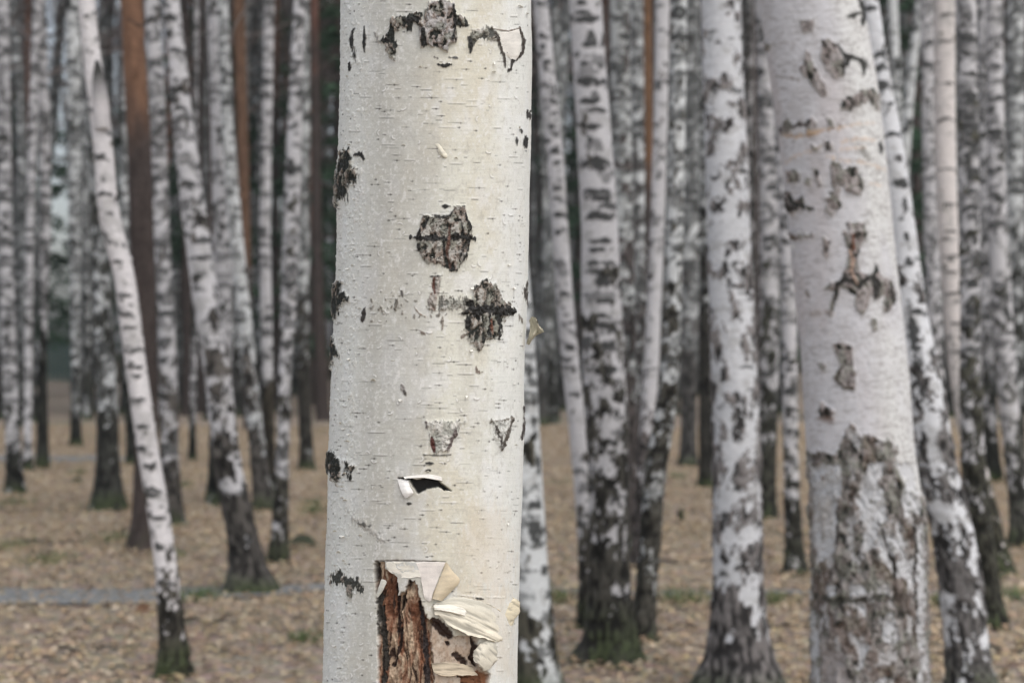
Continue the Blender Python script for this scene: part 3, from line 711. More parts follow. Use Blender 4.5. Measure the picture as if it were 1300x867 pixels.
class Near:
    """dense trunk: every vertex of the visible side knows its place in the photo, where bark scars are drawn as relief"""
    def __init__(s, pts, Y, H, seed, dy, ylo, yhi):
        s.ax = ax = Axis(pts, Y, H, seed, 0.8)
        # silhouette: half width in px -> true radius
        hw = ax.r / ax.mp / FPX
        s.Y = Y
        ax.r = Y * hw / np.sqrt(1 + hw * hw)
        mp = (Y - ax.r[1]) / FPX
        z0 = CAMZ - (yhi - CY) * mp; z1 = CAMZ - (ylo - CY) * mp
        s.zs = zs = np.concatenate([np.arange(-.12, z0, .012), np.arange(z0, z1, dy * mp), np.arange(z1 + .01, min(z1 + 1.2, H), .02), np.linspace(z1 + 1.25, ax.H, 60)])
        rp = float(ax.r.max()) / mp
        a = 1.75
        front = np.arange(-a, a, dy / rp)
        back = np.linspace(a, 2 * np.pi - a, 90, endpoint=False)
        phi = np.concatenate([front, back])
        s.nt = len(phi); s.nr = len(zs)
        s.PH = np.repeat(phi[None], s.nr, 0).astype(np.float32)         # 0 faces the camera, + to the right
        s.Z = np.repeat(zs[:, None], s.nt, 1).astype(np.float32)
        xc, yc, r = ax.at(zs)
        s.xc, s.yc, s.r = xc[:, None], yc[:, None], r[:, None]
        lump = 1 + .02 * (fbm(np.cos(s.PH) * 1.2 + 5, np.sin(s.PH) * 1.2, s.Z * 3, 2) - .5) + .028 * (fbm(np.cos(s.PH) * 2.2 + 9, np.sin(s.PH) * 2.2, s.Z * 11, 3) - .5)
        fl = np.exp(-np.maximum(s.Z, 0) / .2) * .35 * (1 + .4 * np.cos(3 * s.PH + 1))
        s.R = s.r * (lump + fl)
        x, y, z = s.pos(0)
        s.px = CX + x / y * FPX; s.py = CY + (CAMZ - z) / y * FPX
        PHw = (s.PH + np.pi) % (2 * np.pi) - np.pi
        s.PHw = PHw
        vis = np.abs(PHw) < 1.62
        s.U = (PHw * rp).astype(np.float32); s.V = s.py.astype(np.float32)   # unrolled, in photo pixels
        s.px = np.where(vis, s.px, -9999).astype(np.float32)
        s.h = np.zeros(s.PH.shape, np.float32); s.id = np.zeros(s.PH.shape, np.int32)
        s.C = np.zeros(s.PH.shape + (3,), np.float32)
        U, V_ = s.U, s.V
        s.nfine = fbm(U / 3.2, V_ / 3.6, 1.1, 3)
        s.nmid = fbm(U / 9., V_ / 11., 2.2, 4, .6)
        s.nver = fbm(U / 4.2 + (fbm(U / 14, V_ / 14, 7.7, 2) - .5) * 4, V_ / 15., 3.3, 4, .6)
        s.nlar = fbm(U / 70., V_ / 130., 4.4, 3)
        s.nstr = fbm(U / 26., V_ / 1.6, 5.5, 3)
        s.ncrk = fbm(U / 6.5 + (s.nmid - .5) * 3, V_ / 10., 13.3, 4, .6); s.nlic = fbm(U / 12., V_ / 12., 14.9, 3); s.rel = 1.0
        s.wa = (fbm(U / 6., V_ / 7., 6.6, 3, .6) - .5) * 2
        s.wv = (fbm(U / 3.2, V_ / 12., 8.1, 3, .6) - .5) * 2
    def pos(s, h):
        R = s.R + h
        return s.xc + R * np.sin(s.PH), s.yc - R * np.cos(s.PH), s.Z
    def win(s, pts, pad):
        P = np.array(pts, float)
        # rows sort by height; use a mask box
        r = np.where((s.V[:, s.nt // 4] > P[:, 1].min() - pad - 40) & (s.V[:, s.nt // 4] < P[:, 1].max() + pad + 40))[0]
        if len(r) == 0: return None
        sl = slice(r[0], r[-1] + 1)
        return sl
    def region(s, shape, pts, w=0, rag=3.0, vert=0.6, soft=1.0):
        sl = s.win(pts, w + rag * 3)
        if sl is None: return None, None
        px, py = s.px[sl], s.V[sl]
        sd = polysd(px, py, pts) if shape == 'poly' else linesd(px, py, pts, w)
        sd = sd + rag * (s.wa[sl] * (1 - vert) + s.wv[sl] * vert) * 1.6
        return sl, sstep(soft, -soft, sd)
    def paint(s, sl, m, c, a=1.0):
        s.C[sl] = mixc(s.C[sl], m * a, c)
    def scar(s, pts, sid=0, black=.5, light=(.40, .385, .35), brown=(.25, .21, .175), rag=4, shape='poly', w=4, raise_=2.2, deep=3.0, vert=.6, amp=1.0):
        sl, mh = s.region(shape, pts, w, rag, vert, 7.0)
        if sl is None: return
        s.paint(sl, mh * sstep(.4, .6, s.nmid[sl] * .5 + s.nfine[sl] * .5), (.40, .395, .35), .5); s.h[sl] += mh * .0012
        sl, m = s.region(shape, pts, w, rag, vert)
        n1 = s.nver[sl]; n2 = s.nmid[sl]; n3 = s.nfine[sl]
        fi = s.ncrk[sl]
        t = n1 * .2 + n2 * .35 + fi * .45
        q = np.interp(black * .8, ICDF_P, ICDF_V) * .085 + .5
        kb = sstep(q + .025, q - .025, t)                                # black crust and fissures
        kb = np.maximum(kb, sstep(.022, .006, np.abs(fi - .48)) * .8)
        kl = sstep(q + .03, q + .11, t)
        col = np.ones(m.shape + (3,), np.float32) * np.array(brown, np.float32)
        col = mixc(col, kl, light)
        col = mixc(col, sstep(.48, .62, s.nlic[sl]) * .6, (.20, .21, .17))
        col = col * (.66 + .68 * n3)[..., None]
        col = mixc(col, kb, (.020, .022, .018))
        s.C[sl] = s.C[sl] * (1 - m[..., None] * amp) + col * m[..., None] * amp
        # relief: crust stands proud, fissures cut in
        rel = raise_ * m * .8 + m * ((n1 - .5) * 2.5 + (fi - .5) * 5 + (n3 - .5) * 2.5) - kb * m * deep * .5
        s.h[sl] += rel * .001 * s.rel
        if sid: s.id[sl] = np.where(m > .5, sid, s.id[sl])
    def stroke(s, pts, w=4, c=(.025, .024, .022), rag=2.2, hmm=0.8, vert=.5, a=1.0, soft=.9):
        sl, m = s.region('line', pts, w, rag, vert, soft)
        if sl is None: return
        s.paint(sl, m, c, a); s.h[sl] += m * .001 * (hmm + (s.nfine[sl] - .5) * 3)
    def finish(s, rt, mat, part_names, name="trunk"):
        x, y, z = s.pos(s.h)
        V = np.stack([x - rt.location.x, y - rt.location.y, z + 0 * x], -1).reshape(-1, 3)
        F = ring_grid(s.nr, s.nt); C = s.C.reshape(-1, 3)
        fid = s.id.reshape(-1)[F].min(1)
        o = link("trunk", submesh("trunk", V, F, fid == 0, C), mat, rt)
        for sid, (nm, lab, mt) in part_names.items():
            k = fid == sid
            if k.sum() < 4: continue
            p = link(nm, submesh(nm, V, F, k, C), mt, rt)
            if lab: p['label'] = lab
        return o
    def at(s, px, py, d):
        """point on the bark surface under photo pixel (px, py), d mm in front of it"""
        Y = s.Y; z = CAMZ - (py - CY) * (Y - .1) / FPX
        for _ in range(2):
            xc, yc, r = [float(v[0]) for v in s.ax.at(np.array([z]))]
            r2 = r + d * .001
            t = (px - CX) / FPX
            al = math.atan(t)
            v = (t * yc - xc) / (r2 * math.sqrt(1 + t * t))
            ph = math.asin(max(-1, min(1, v))) - al if abs(v) < 1 else math.copysign(math.pi / 2, v)
            yy = yc - r2 * math.cos(ph)
            z = CAMZ - (py - CY) / FPX * yy
        return np.array([xc + r2 * math.sin(ph), yy, z])

def sheet(near, rt, rows, c_in, c_out=None, name="bark_curl", thick=.5, sub=8, jag=0.6, seed=0, label=None, mat=None, crease=0.0, blend=0):
    """a torn sheet of bark: rows of (px, py, mm off the surface), smoothly subdivided, with thickness"""
    rs = np.random.RandomState(seed + 5)
    A = np.array(rows, float)                     # (r, c, 3)
    def dens(A, k):
        n = A.shape[0]; t = np.linspace(0, n - 1, (n - 1) * k + 1); i = np.clip(t.astype(int), 0, n - 2); f = (t - i)[:, None, None]
        p0 = A[np.clip(i - 1, 0, n - 1)]; p1 = A[i]; p2 = A[i + 1]; p3 = A[np.clip(i + 2, 0, n - 1)]
        return .5 * ((2 * p1) + (-p0 + p2) * f + (2 * p0 - 5 * p1 + 4 * p2 - p3) * f ** 2 + (-p0 + 3 * p1 - 3 * p2 + p3) * f ** 3)
    A = dens(A, sub); A = dens(A.transpose(1, 0, 2), sub).transpose(1, 0, 2)
    nr, nc = A.shape[:2]
    for e in (0, -1):
        def rag(n): 
            q = np.arange(n) / float(sub); return np.stack([(fbm(q * 1.3 + k_, seed * 3.1 + e, 1.7 + k_ * 5, 4, .65) - .5) * 6 for k_ in (0, 9)], -1)
        A[e, :, :2] += rag(nc) * jag; A[:, e, :2] += rag(nr) * jag
    A[..., 2] += rs.randn(nr, nc) * .06 + .5 * (fbm(A[..., 0] / 7, A[..., 1] / 3, 2.5 + seed, 2) - .5)
    ri = np.arange(nr)[:, None] / sub; ci = np.arange(nc)[None, :] / sub
    ck = fbm(ri * 3.2 + ci * .25, ci * .5, 7.7 + seed, 3, .6)
    A[..., 2] += crease * (ck - .5) * 2 * np.clip(ri, 0, 1)
    P = np.array([[near.at(*A[i, j]) for j in range(nc)] for i in range(nr)])
    P -= np.array(rt.location)[None, None] * np.array([1, 1, 0])
    du = np.gradient(P, axis=0); dv = np.gradient(P, axis=1)
    N = np.cross(du, dv); N /= np.linalg.norm(N, axis=2)[..., None] + 1e-12
    if N[nr // 2, nc // 2, 1] > 0: N = -N
    top = P; bot = P - N * thick * .001
    V = np.concatenate([top.reshape(-1, 3), bot.reshape(-1, 3)])
    i = np.arange(nr - 1)[:, None] * nc; j = np.arange(nc - 1)[None]
    q = np.stack([i + j, i + j + 1, i + nc + j + 1, i + nc + j], -1).reshape(-1, 4)
    n = nr * nc
    F = [q, q[:, ::-1] + n]
    def rim(idx):
        idx = np.array(idx); return np.stack([idx[:-1], idx[:-1] + n, idx[1:] + n, idx[1:]], -1)
    F += [rim(np.arange(nc)), rim(np.arange(nc) + (nr - 1) * nc), rim(np.arange(nr) * nc), rim(np.arange(nr) * nc + nc - 1)]
    F = np.concatenate(F)
    nz = fbm(A[..., 0] / 20, A[..., 1] / 1.8, 3.3 + seed, 2).reshape(-1)[:, None]
    nb = fbm(A[..., 0] / 9, A[..., 1] / 9, 4.3 + seed, 2).reshape(-1)[:, None]
    v = (.62 + .4 * nz + .34 * nb)
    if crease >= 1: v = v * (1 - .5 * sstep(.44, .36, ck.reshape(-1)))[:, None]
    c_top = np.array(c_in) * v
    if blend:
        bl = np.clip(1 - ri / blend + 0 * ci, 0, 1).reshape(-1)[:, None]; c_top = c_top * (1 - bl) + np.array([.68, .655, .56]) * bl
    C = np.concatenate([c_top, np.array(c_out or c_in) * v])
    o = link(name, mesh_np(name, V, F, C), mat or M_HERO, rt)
    if label: o['label'] = label
    return o

# ---------------------------------------- the near birch in focus
def near_birch():
    s = Near([(554, -10, 242), (554.5, 100, 241), (553, 200, 243), (550, 330, 241), (546.5, 420, 243), (543.5, 500, 244), (540.5, 600, 245), (538, 700, 244), (533.5, 867, 245), (531, 960, 247)], 2.36, 14.5, 70, HERO_RES, -14, 884)
    U, V = s.U, s.V
    rt = root("birch_tree", (float(np.interp(0, s.ax.z, s.ax.x)), s.Y, 0.0), "nearest birch trunk in sharp focus, cream bark with black scars and a torn wound", "birch tree", "birches of the forest")
    base = np.array([.71, .70, .61], np.float32)
    C = np.ones(U.shape + (3,), np.float32) * base
    C = mixc(C, sstep(.44, .66, s.nlar * .6 + .4 * fbm(U / 28., V / 45., 61.1, 4, .6) + .04 * sstep(-60, 60, U)) * .6, (.64, .585, .455))
    C = mixc(C, sstep(.5, .7, fbm(U / 30, V / 90, 11.2, 3)) * .32, (.52, .50, .44))
    C = mixc(C, sstep(.5, .72, fbm(U / 26, V / 40, 15.2, 3)) * .5, (.80, .80, .78))
    # grey strip left of middle with painted shade; sides whitened as painted rim light
    C = mixc(C, sstep(95, 20, np.abs(U + 52 + 20 * (s.nlar - .5))) * .55, (.46, .455, .43))
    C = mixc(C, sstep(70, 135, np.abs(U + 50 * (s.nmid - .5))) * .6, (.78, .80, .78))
    C *= (.90 + .20 * s.nstr)[..., None]
    C = mixc(C, sstep(.56, .7, s.nfine * .6 + s.nmid * .4) * .5, (.84, .83, .80))
    C = mixc(C, sstep(.44, .30, s.nfine * .5 + s.nmid * .5) * .35, (.42, .40, .355))
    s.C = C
    # papery fuzz
    fz = sstep(.60, .74, fbm(U / 4.5, V / 3.0, 21.1, 3, .6)) * (.25 + .75 * sstep(-10, -90, U + 40 * (s.nlar - .5))); s.h += fz * .0002; s.C = mixc(s.C, fz * .5, (.87, .86, .83))
    s.h += (s.nmid - .5) * .0005 + (s.nfine - .5) * .0002 + (s.nstr - .5) * .0002
    edge = sstep(88, 122, np.abs(U))
    fz2 = sstep(.58, .72, fbm(U / 6, V / 5.0, 25.1, 3, .6)); s.h += fz2 * .0008 * edge * (U < 0)
    rs = np.random.RandomState(8)
    # lenticels
    L = [(rs.uniform(-190, 190), rs.uniform(-10, 880)) for _ in range(680)]
    for (u, v) in L:
        w = rs.choice([3, 4, 6, 9, 14]) * rs.uniform(.7, 1.3); st = rs.uniform(.3, .85)
        r = np.where(np.abs(s.V[:, 60] - v) < 60)[0]
        if len(r) == 0: continue
        sl = slice(r[0], r[-1] + 1)
        du = s.U[sl] - u; dv = s.V[sl] - v + du * du * .0006 - du * .01
        m = 1.1 * np.exp(-(dv / .62) ** 2) * sstep(w, w * .6, np.abs(du)) * st * (.35 + .9 * s.nfine[sl])
        dot = np.exp(-((du - w * .2) ** 2 + dv ** 2 * .8) / 1.6) * (rs.rand() < .55) * st
        m = np.clip(m + dot, 0, 1)
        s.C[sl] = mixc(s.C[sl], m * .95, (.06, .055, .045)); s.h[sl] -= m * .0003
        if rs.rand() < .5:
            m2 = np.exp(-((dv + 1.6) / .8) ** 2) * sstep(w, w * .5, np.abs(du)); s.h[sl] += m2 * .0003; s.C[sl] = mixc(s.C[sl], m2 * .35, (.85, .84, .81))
    # small crescent flakes
    for k in range(120):
        u, v = rs.uniform(-180, 180) - 40 * rs.rand(), rs.uniform(-5, 875); rad = rs.uniform(1.5, 5); a0 = rs.uniform(0, 6.28)
        r = np.where(np.abs(s.V[:, 60] - v) < 50)[0]
        if len(r) == 0: continue
        sl = slice(r[0], r[-1] + 1)
        du = s.U[sl] - u; dv = s.V[sl] - v
        rr = np.sqrt(du * du + dv * dv * 1.7); an = np.arctan2(dv, du)
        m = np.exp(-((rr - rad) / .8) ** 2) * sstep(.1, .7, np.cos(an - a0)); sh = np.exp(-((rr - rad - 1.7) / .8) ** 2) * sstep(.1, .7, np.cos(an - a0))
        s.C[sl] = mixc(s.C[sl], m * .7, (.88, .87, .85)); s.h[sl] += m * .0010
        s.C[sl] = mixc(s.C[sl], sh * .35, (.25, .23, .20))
    S = s.scar; K = s.stroke
    ID = {}
    def nid(nm, lab=None, mt=None):
        ID[len(ID) + 1] = (nm, lab, mt or M_HERO); return len(ID)
    # 1 top scar
    a = nid("bark_scar", "grey scar plate with ragged black arms at the top of the trunk")
    S([(538, 15), (548, 2), (562, 1), (575, 4), (578, 15), (579, 33), (580, 55), (569, 60), (568, 66), (552, 60), (542, 58), (534, 62), (531, 48), (533, 35), (537, 23)], a, .32, rag=3, raise_=5, light=(.42, .40, .385), brown=(.27, .22, .19))
    S([(501, 22), (514, 20), (527, 16), (538, 15), (537, 33), (527, 31), (522, 40), (509, 34), (501, 41), (506, 58), (500, 76), (494, 75), (489, 58), (480, 53), (484, 47), (489, 47), (495, 38), (496, 25)], a, .8, rag=4.5, raise_=3)
    S([(578, 18), (588, 22), (598, 33), (588, 37), (579, 33)], a, .85, rag=4, raise_=3)
    S([(597, 34), (603, 41), (618, 33), (628, 38), (632, 51), (621, 52), (611, 48), (603, 55), (598, 67), (594, 61), (597, 46)], a, .5, rag=4.5, raise_=1.5, amp=.9)
    K([(595, 48), (598, 58), (597, 67)], 6); K([(515, 25), (527, 26), (533, 24)], 10, rag=4); K([(486, 50), (495, 52)], 6, rag=3); K([(537, 40), (538, 60)], 7, rag=4)
    K([(574, 8), (577, 30), (574, 55)], 3.4, rag=3)
    K([(449, 37), (446, 50), (447, 66)], 3.4); K([(448, 50), (452, 80)], 3.4); K([(462, 34), (463, 66)], 4.6); K([(444, 80), (444, 89)], 4); K([(476, 42), (480, 52)], 5, (.3, .29, .27), 4)
    K([(555, 82), (563, 84), (572, 82)], 3.4, rag=3); K([(551, 72), (556, 75)], 3, (.12, .11, .10)); K([(570, 73), (580, 74)], 2.5, (.08, .08, .08))
    K([(628, 40), (634, 55), (639, 70), (641, 86)], 4.6, (.07, .06, .05), 2); K([(644, 66), (652, 75), (645, 92)], 5.5, (.04, .035, .03), 3); K([(659, 36), (665, 51), (663, 66), (655, 77)], 5, (.05, .038, .03), 2)
    K([(626, 37), (645, 40), (660, 36)], 2, (.2, .16, .13), .8)
    # 2 left edge scars
    b = nid("bark_scar", "black flaky scar high on the trunk's left edge")
    S([(437, 192), (446, 188), (446, 200), (449, 212), (455, 220), (456, 226), (451, 234), (446, 230), (442, 240), (441, 259), (435, 250), (428, 262), (425, 245), (428, 230), (430, 210)], b, .95, rag=5, raise_=4)
    K([(450, 197), (457, 195), (463, 202)], 5, rag=3)
    b = nid("bark_scar", "black scar on the trunk's left edge, level with the lower eye scar")
    S([(428, 358), (437, 357), (434, 370), (443, 377), (443, 382), (436, 381), (433, 390), (427, 405), (421, 398), (416, 375), (421, 365)], b, .96, rag=5, raise_=4.5)
    b = nid("bark_scar", "small black scar below it on the left edge")
    S([(412, 425), (423, 427), (427, 440), (431, 452), (424, 453), (421, 468), (415, 455)], b, .95, rag=5, raise_=4)
    b = nid("bark_scar", "two-pronged black scar low on the left edge")
    S([(422, 573), (432, 585), (434, 602), (430, 616), (423, 606), (414, 594), (411, 583), (415, 576)], b, .97, rag=5, raise_=4)
    S([(438, 585), (443, 589), (452, 592), (446, 600), (447, 609), (442, 611), (441, 597)], b, .97, rag=5, raise_=3)
    b = nid("bark_scar", "speckled black scar on the left, lowest of the edge scars")
    S([(421, 730), (432, 724), (438, 731), (455, 733), (461, 743), (459, 751), (452, 747), (451, 759), (441, 751), (438, 743), (423, 740)], b, .9, rag=7, raise_=2, amp=.95)
    K([(438, 600), (437, 602)], 2)
    # 3 eye scar
    b = nid("bark_scar", "six-sided grey and black eye scar at mid height")
    S([(537, 273), (547, 274), (557, 277), (566, 276), (574, 269), (576, 262), (589, 262), (591, 272), (597, 286), (598, 304), (589, 332), (578, 344), (566, 343), (560, 335), (542, 334), (532, 321), (528, 306), (532, 291)], b, .27, rag=2.6, raise_=3.5, light=(.42, .40, .36), brown=(.25, .2, .165))
    K([(521, 301), (535, 302), (550, 304), (566, 303), (578, 300), (592, 302), (602, 303)], 7.5, rag=4)
    K([(534, 291), (529, 306), (533, 322)], 3.2, rag=3); K([(590, 272), (597, 290), (593, 318), (583, 340)], 3.4, rag=3); K([(549, 273), (560, 276), (571, 274), (576, 266)], 3.6, rag=2.5); K([(545, 276), (538, 290)], 2.6)
    K([(562, 262), (571, 262)], 5, rag=1.5); K([(576, 262), (590, 262)], 1.6, rag=1)
    K([(571, 286), (570, 300), (567, 318), (571, 341)], 3.6, (.16, .09, .07), 3, -1.5); K([(563, 306), (564, 322), (570, 334)], 2.4, rag=3); K([(584, 280), (588, 300), (584, 325)], 3, rag=4)
    # 4 crack and lower scar
    b = nid("bark_scar", "narrow reddish crack scar under the eye scar")
    S([(549, 351), (560, 351), (558, 367), (555, 382), (553, 395), (545, 393), (542, 380), (549, 370)], b, .2, rag=2, raise_=1.5, light=(.42, .38, .34), brown=(.28, .2, .16))
    K([(551, 353), (550, 362), (552, 373)], 4.5, (.12, .055, .04), 2, -1.5); K([(546, 351), (562, 350)], 1.6, rag=1); K([(566, 343), (580, 343)], 3, rag=3)
    S([(556, 376), (578, 377), (593, 380), (592, 396), (570, 392), (556, 396)], 0, .4, rag=7, raise_=1.2, amp=.75, light=(.45, .43, .4), brown=(.35, .32, .29))
    b = nid("bark_scar", "black crusted scar right of the reddish crack")
    S([(603, 362), (616, 353), (624, 360), (633, 367), (637, 380), (647, 385), (652, 396), (646, 399), (638, 403), (637, 423), (628, 431), (618, 431), (607, 446), (595, 433), (589, 418), (593, 400), (581, 398), (592, 392), (592, 382), (600, 377)], b, .62, rag=4.5, raise_=3.5)
    K([(594, 386), (600, 396), (615, 392), (630, 394), (648, 396)], 15, rag=7); K([(583, 398), (596, 397)], 4.5, rag=3); K([(595, 402), (592, 415)], 5, rag=3); K([(631, 405), (632, 428)], 4, rag=3); K([(619, 398), (620, 428)], 4, rag=4); K([(640, 388), (651, 396)], 6, rag=3)
    K([(622, 404), (623, 425)], 2.5, (.2, .09, .06), 2); K([(628, 430), (638, 431)], 2.2, rag=1.5)
    K([(462, 392), (461, 408)], 7, (.05, .045, .04), 3); K([(504, 380), (502, 392)], 3.5, (.14, .13, .11), 3); K([(510, 370), (511, 376)], 3, (.12, .11, .1), 2); K([(562, 402), (561, 418)], 5, (.28, .25, .21), 3)
    for q in range(70):
        x0 = rs.uniform(470, 592); y0 = 388 + rs.randn() * 9
        K([(x0, y0), (x0 + rs.randn() * 2, y0 + rs.rand() * 5)], rs.uniform(1.2, 2.6), (.16, .145, .12), 1.5, 1.0, a=.8)
    K([(526, 390), (532, 398), (540, 402)], 2.2, (.25, .2, .15), 1); K([(533, 420), (540, 425)], 3, (.2, .17, .14), 2); K([(586, 428), (592, 424)], 3, (.2, .17, .14), 2)
    # right edge
    K([(669, 142), (673, 150)], 8, (.05, .045, .04), 4); K([(655, 175), (656, 184)], 4.5); K([(667, 173), (667, 187)], 5.5); K([(661, 165), (662, 169)], 3)
    K([(670, 358), (666, 370), (671, 386)], 6, (.07, .06, .05), 4); K([(659, 400), (663, 410)], 3, (.2, .18, .15), 3)
    K([(665, 517), (668, 525), (667, 540), (662, 556)], 6, (.06, .05, .045), 3)
    S([(622, 534), (650, 531), (646, 546), (637, 570), (628, 556)], 0, .2, rag=4, raise_=1, amp=.3, light=(.55, .53, .5), brown=(.42, .4, .36)); K([(649, 530), (646, 545), (641, 556), (637, 568)], 5, (.10, .085, .07), 3); K([(624, 534), (631, 546), (636, 560), (637, 570)], 4, (.08, .07, .06), 3.5); K([(622, 534), (636, 534), (650, 530)], 1.6, (.2, .18, .15), 1)
    # pale flaky scar
    b = nid("bark_scar", "pale flaking scar with a small red crack, above the slit")
    S([(541, 535), (557, 533), (578, 534), (588, 536), (579, 549), (567, 572), (552, 574), (546, 562), (545, 549)], b, .06, rag=5, raise_=2, light=(.62, .60, .55), brown=(.48, .45, .40), amp=.85)
    K([(548, 555), (551, 573)], 5, (.10, .035, .028), 1.5, -2); K([(578, 545), (573, 562), (566, 571)], 4, (.16, .13, .12), 4); K([(541, 536), (546, 555)], 2.5, (.15, .13, .12), 3)
    K([(538, 577), (555, 578), (572, 577)], 1.8, (.05, .05, .045), 1); K([(541, 588), (550, 588)], 3.4, rag=1); K([(541, 597), (547, 597)], 3.4, rag=1); K([(517, 639), (522, 639)], 3.6, rag=1)
    K([(510, 488), (513, 500)], 4, (.3, .28, .26), 3); K([(513, 496), (515, 502)], 3, (.1, .09, .08), 2); K([(604, 467), (608, 474)], 4, (.2, .16, .13), 3)
    K([(441, 647), (452, 660), (463, 668), (470, 672), (485, 686)], 8, (.40, .38, .35), 7, a=.55); K([(455, 664), (470, 668)], 3, (.12, .115, .1), 3)
    # slit
    slb = nid("bark_slit", "black open slit in the bark")
    sl, m = s.region('poly', [(505, 607), (519, 605), (529, 609), (542, 606), (557, 610), (573, 623), (565, 623), (557, 618), (542, 621), (531, 627), (524, 618), (519, 610)], 0, 1.2, .4, .8)
    s.paint(sl, m, (.012, .011, .010)); s.h[sl] -= m * .009; s.id[sl] = np.where(m > .5, slb, s.id[sl])
    # 5 the wound
    WD = [(476, 713), (489, 713), (490, 723), (500, 731), (505, 733), (504, 757), (514, 750), (520, 737), (526, 737), (532, 754), (538, 774), (542, 785), (550, 789), (547, 810), (551, 840), (552, 905), (479, 905), (479, 825), (480, 789), (478, 759), (476, 748), (475, 728)]
    IN = [(540, 784), (555, 789), (562, 799), (575, 808), (583, 807), (603, 808), (608, 812), (605, 825), (600, 835), (611, 847), (623, 855), (620, 905), (549, 905), (548, 840), (545, 810)]
    wb = nid("exposed_wood", "torn rust-brown wood laid bare at the foot of the photo", M_WOOD)
    ib = nid("inner_bark", "pale inner bark beside the bare wood", M_HERO)
    sl, m = s.region('poly', IN, 0, 1.5, .4, .8)
    n1 = s.nver[sl]; n2 = s.nmid[sl]
    col = np.ones(m.shape + (3,), np.float32) * np.array([.56, .47, .38]); col = mixc(col, sstep(.45, .65, s.nmid[sl]), (.47, .36, .27)); col = mixc(col, sstep(.55, .7, s.nfine[sl]) * .6, (.30, .22, .16))
    s.C[sl] = s.C[sl] * (1 - m[..., None]) + col * m[..., None]; s.h[sl] -= m * (.0045 - (s.nmid[sl] - .5) * .004); s.id[sl] = np.where(m > .5, ib, s.id[sl])
    for L_, w in (([(549, 787), (560, 797), (573, 808)], 14), ([(578, 831), (588, 838), (594, 843)], 10), ([(585, 858), (600, 856), (612, 862), (612, 880)], 9), ([(566, 815), (571, 818)], 3), ([(600, 808), (605, 822), (600, 835), (606, 846)], 6), ([(576, 845), (580, 850)], 3)):
        K(L_, w, (.045, .025, .018), 3, -4)
    sl2, m2 = s.region('poly', [(586, 858), (608, 852), (623, 856), (618, 900), (592, 900)], 0, 3, .4)
    s.paint(sl2, m2, (.22, .095, .045)); s.h[sl2] -= m2 * .004
    K([(590, 868), (604, 880)], 5, (.04, .02, .015), 3, -2)
    sl, m = s.region('poly', WD, 0, 2.6, .5, .8)
    # fibrous wood: long twisting ridges
    g = fbm(s.U[sl] / 4.6 + (fbm(s.U[sl] / 15, s.V[sl] / 35, 31.7, 2) - .5) * 6, s.V[sl] / 26, 33.3, 4, .6)
    g2 = fbm(s.U[sl] / 11 + 4 * (s.nlar[sl] - .5), s.V[sl] / 48, 35.3, 3)
    col = np.ones(m.shape + (3,), np.float32) * np.array([.36, .26, .18]); col = mixc(col, sstep(.5, .62, g2), (.20, .10, .06)); col = mixc(col, sstep(.53, .64, g), (.50, .38, .27)); col = mixc(col, sstep(.45, .37, g), (.05, .03, .022)); col = col * (.65 + .7 * s.nfine[sl])[..., None]
    col = mixc(col, sstep(.48, .62, fbm(s.U[sl] / 7, s.V[sl] / 22, 39.1, 3)) * .55, (.24, .10, .055))
    s.C[sl] = s.C[sl] * (1 - m[..., None]) + col * m[..., None]
    s.h[sl] += m * (-.010 + (g - .5) * .013 + (g2 - .5) * .012 + (s.nfine[sl] - .5) * .004); s.id[sl] = np.where(m > .5, wb, s.id[sl])
    K([(480, 757), (483, 790), (487, 830), (483, 900)], 9, (.045, .04, .034), 4, -2); K([(504, 742), (503, 780), (508, 815), (498, 845)], 6, (.035, .022, .018), 4, -3); K([(533, 765), (540, 800), (543, 850), (545, 900)], 7, (.05, .04, .038), 4, -2); K([(514, 752), (509, 775)], 5, (.03, .02, .015), 3, -2)
    K([(477, 714), (479, 735), (478, 752)], 4, (.08, .06, .045), 2, -2)
    # cut line along the top of the peeled window, tan stain round it
    K([(476, 712), (500, 711.4), (530, 712), (566, 713)], 1.8, (.10, .08, .065), .5, -1.2)
    for pl in ([(600, 640), (640, 650), (655, 720), (640, 760), (600, 740), (585, 690)], [(575, 740), (645, 752), (652, 860), (625, 850), (622, 812), (590, 772)]):
        sl, m = s.region('poly', pl, 0, 14, .5, 14); s.paint(sl, m, (.70, .60, .46), .35)
    s.stroke([(568, 753), (600, 757), (640, 758)], 1.2, (.76, .74, .66), 1.2, .6, a=.6); s.stroke([(604, 759), (614, 760)], 2.4, rag=1)
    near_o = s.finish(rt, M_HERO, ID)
    W = (.86, .81, .70); CR = (.80, .69, .51); T = (.70, .57, .39)
    # pale under-layer strip and the pointed white sheet
    sheet(s, rt, [[(490, 713.5, .4), (505, 713.5, .5), (520, 713.5, .5), (535, 713.5, .5)], [(491, 722, .6), (505, 724, .6), (520, 724, 1), (535, 722, 1)], [(500, 729, .3), (508, 732, .5), (522, 733, 2), (536, 732, 2.5)]], (.80, .76, .66), name="bark_flap", jag=.9, crease=.8, seed=1)
    sheet(s, rt, [[(529, 714, 1), (540, 713, 1.2), (553, 713, 1.5), (566, 713.5, 2)], [(534, 732, 2), (543, 732, 2.2), (551, 732, 2.2), (558, 731, 2.5)], [(537, 750, 2.5), (542, 752, 2.5), (546, 753, 3), (550, 753, 3)], [(540, 760, 1.5), (543, 762, 1.5), (545, 763, 2), (548, 762, 2)]], (.80, .74, .68), name="bark_flap", jag=.4, crease=.5, seed=2)
    # the rolled cone: tan inner face turned outwards
    rows = []
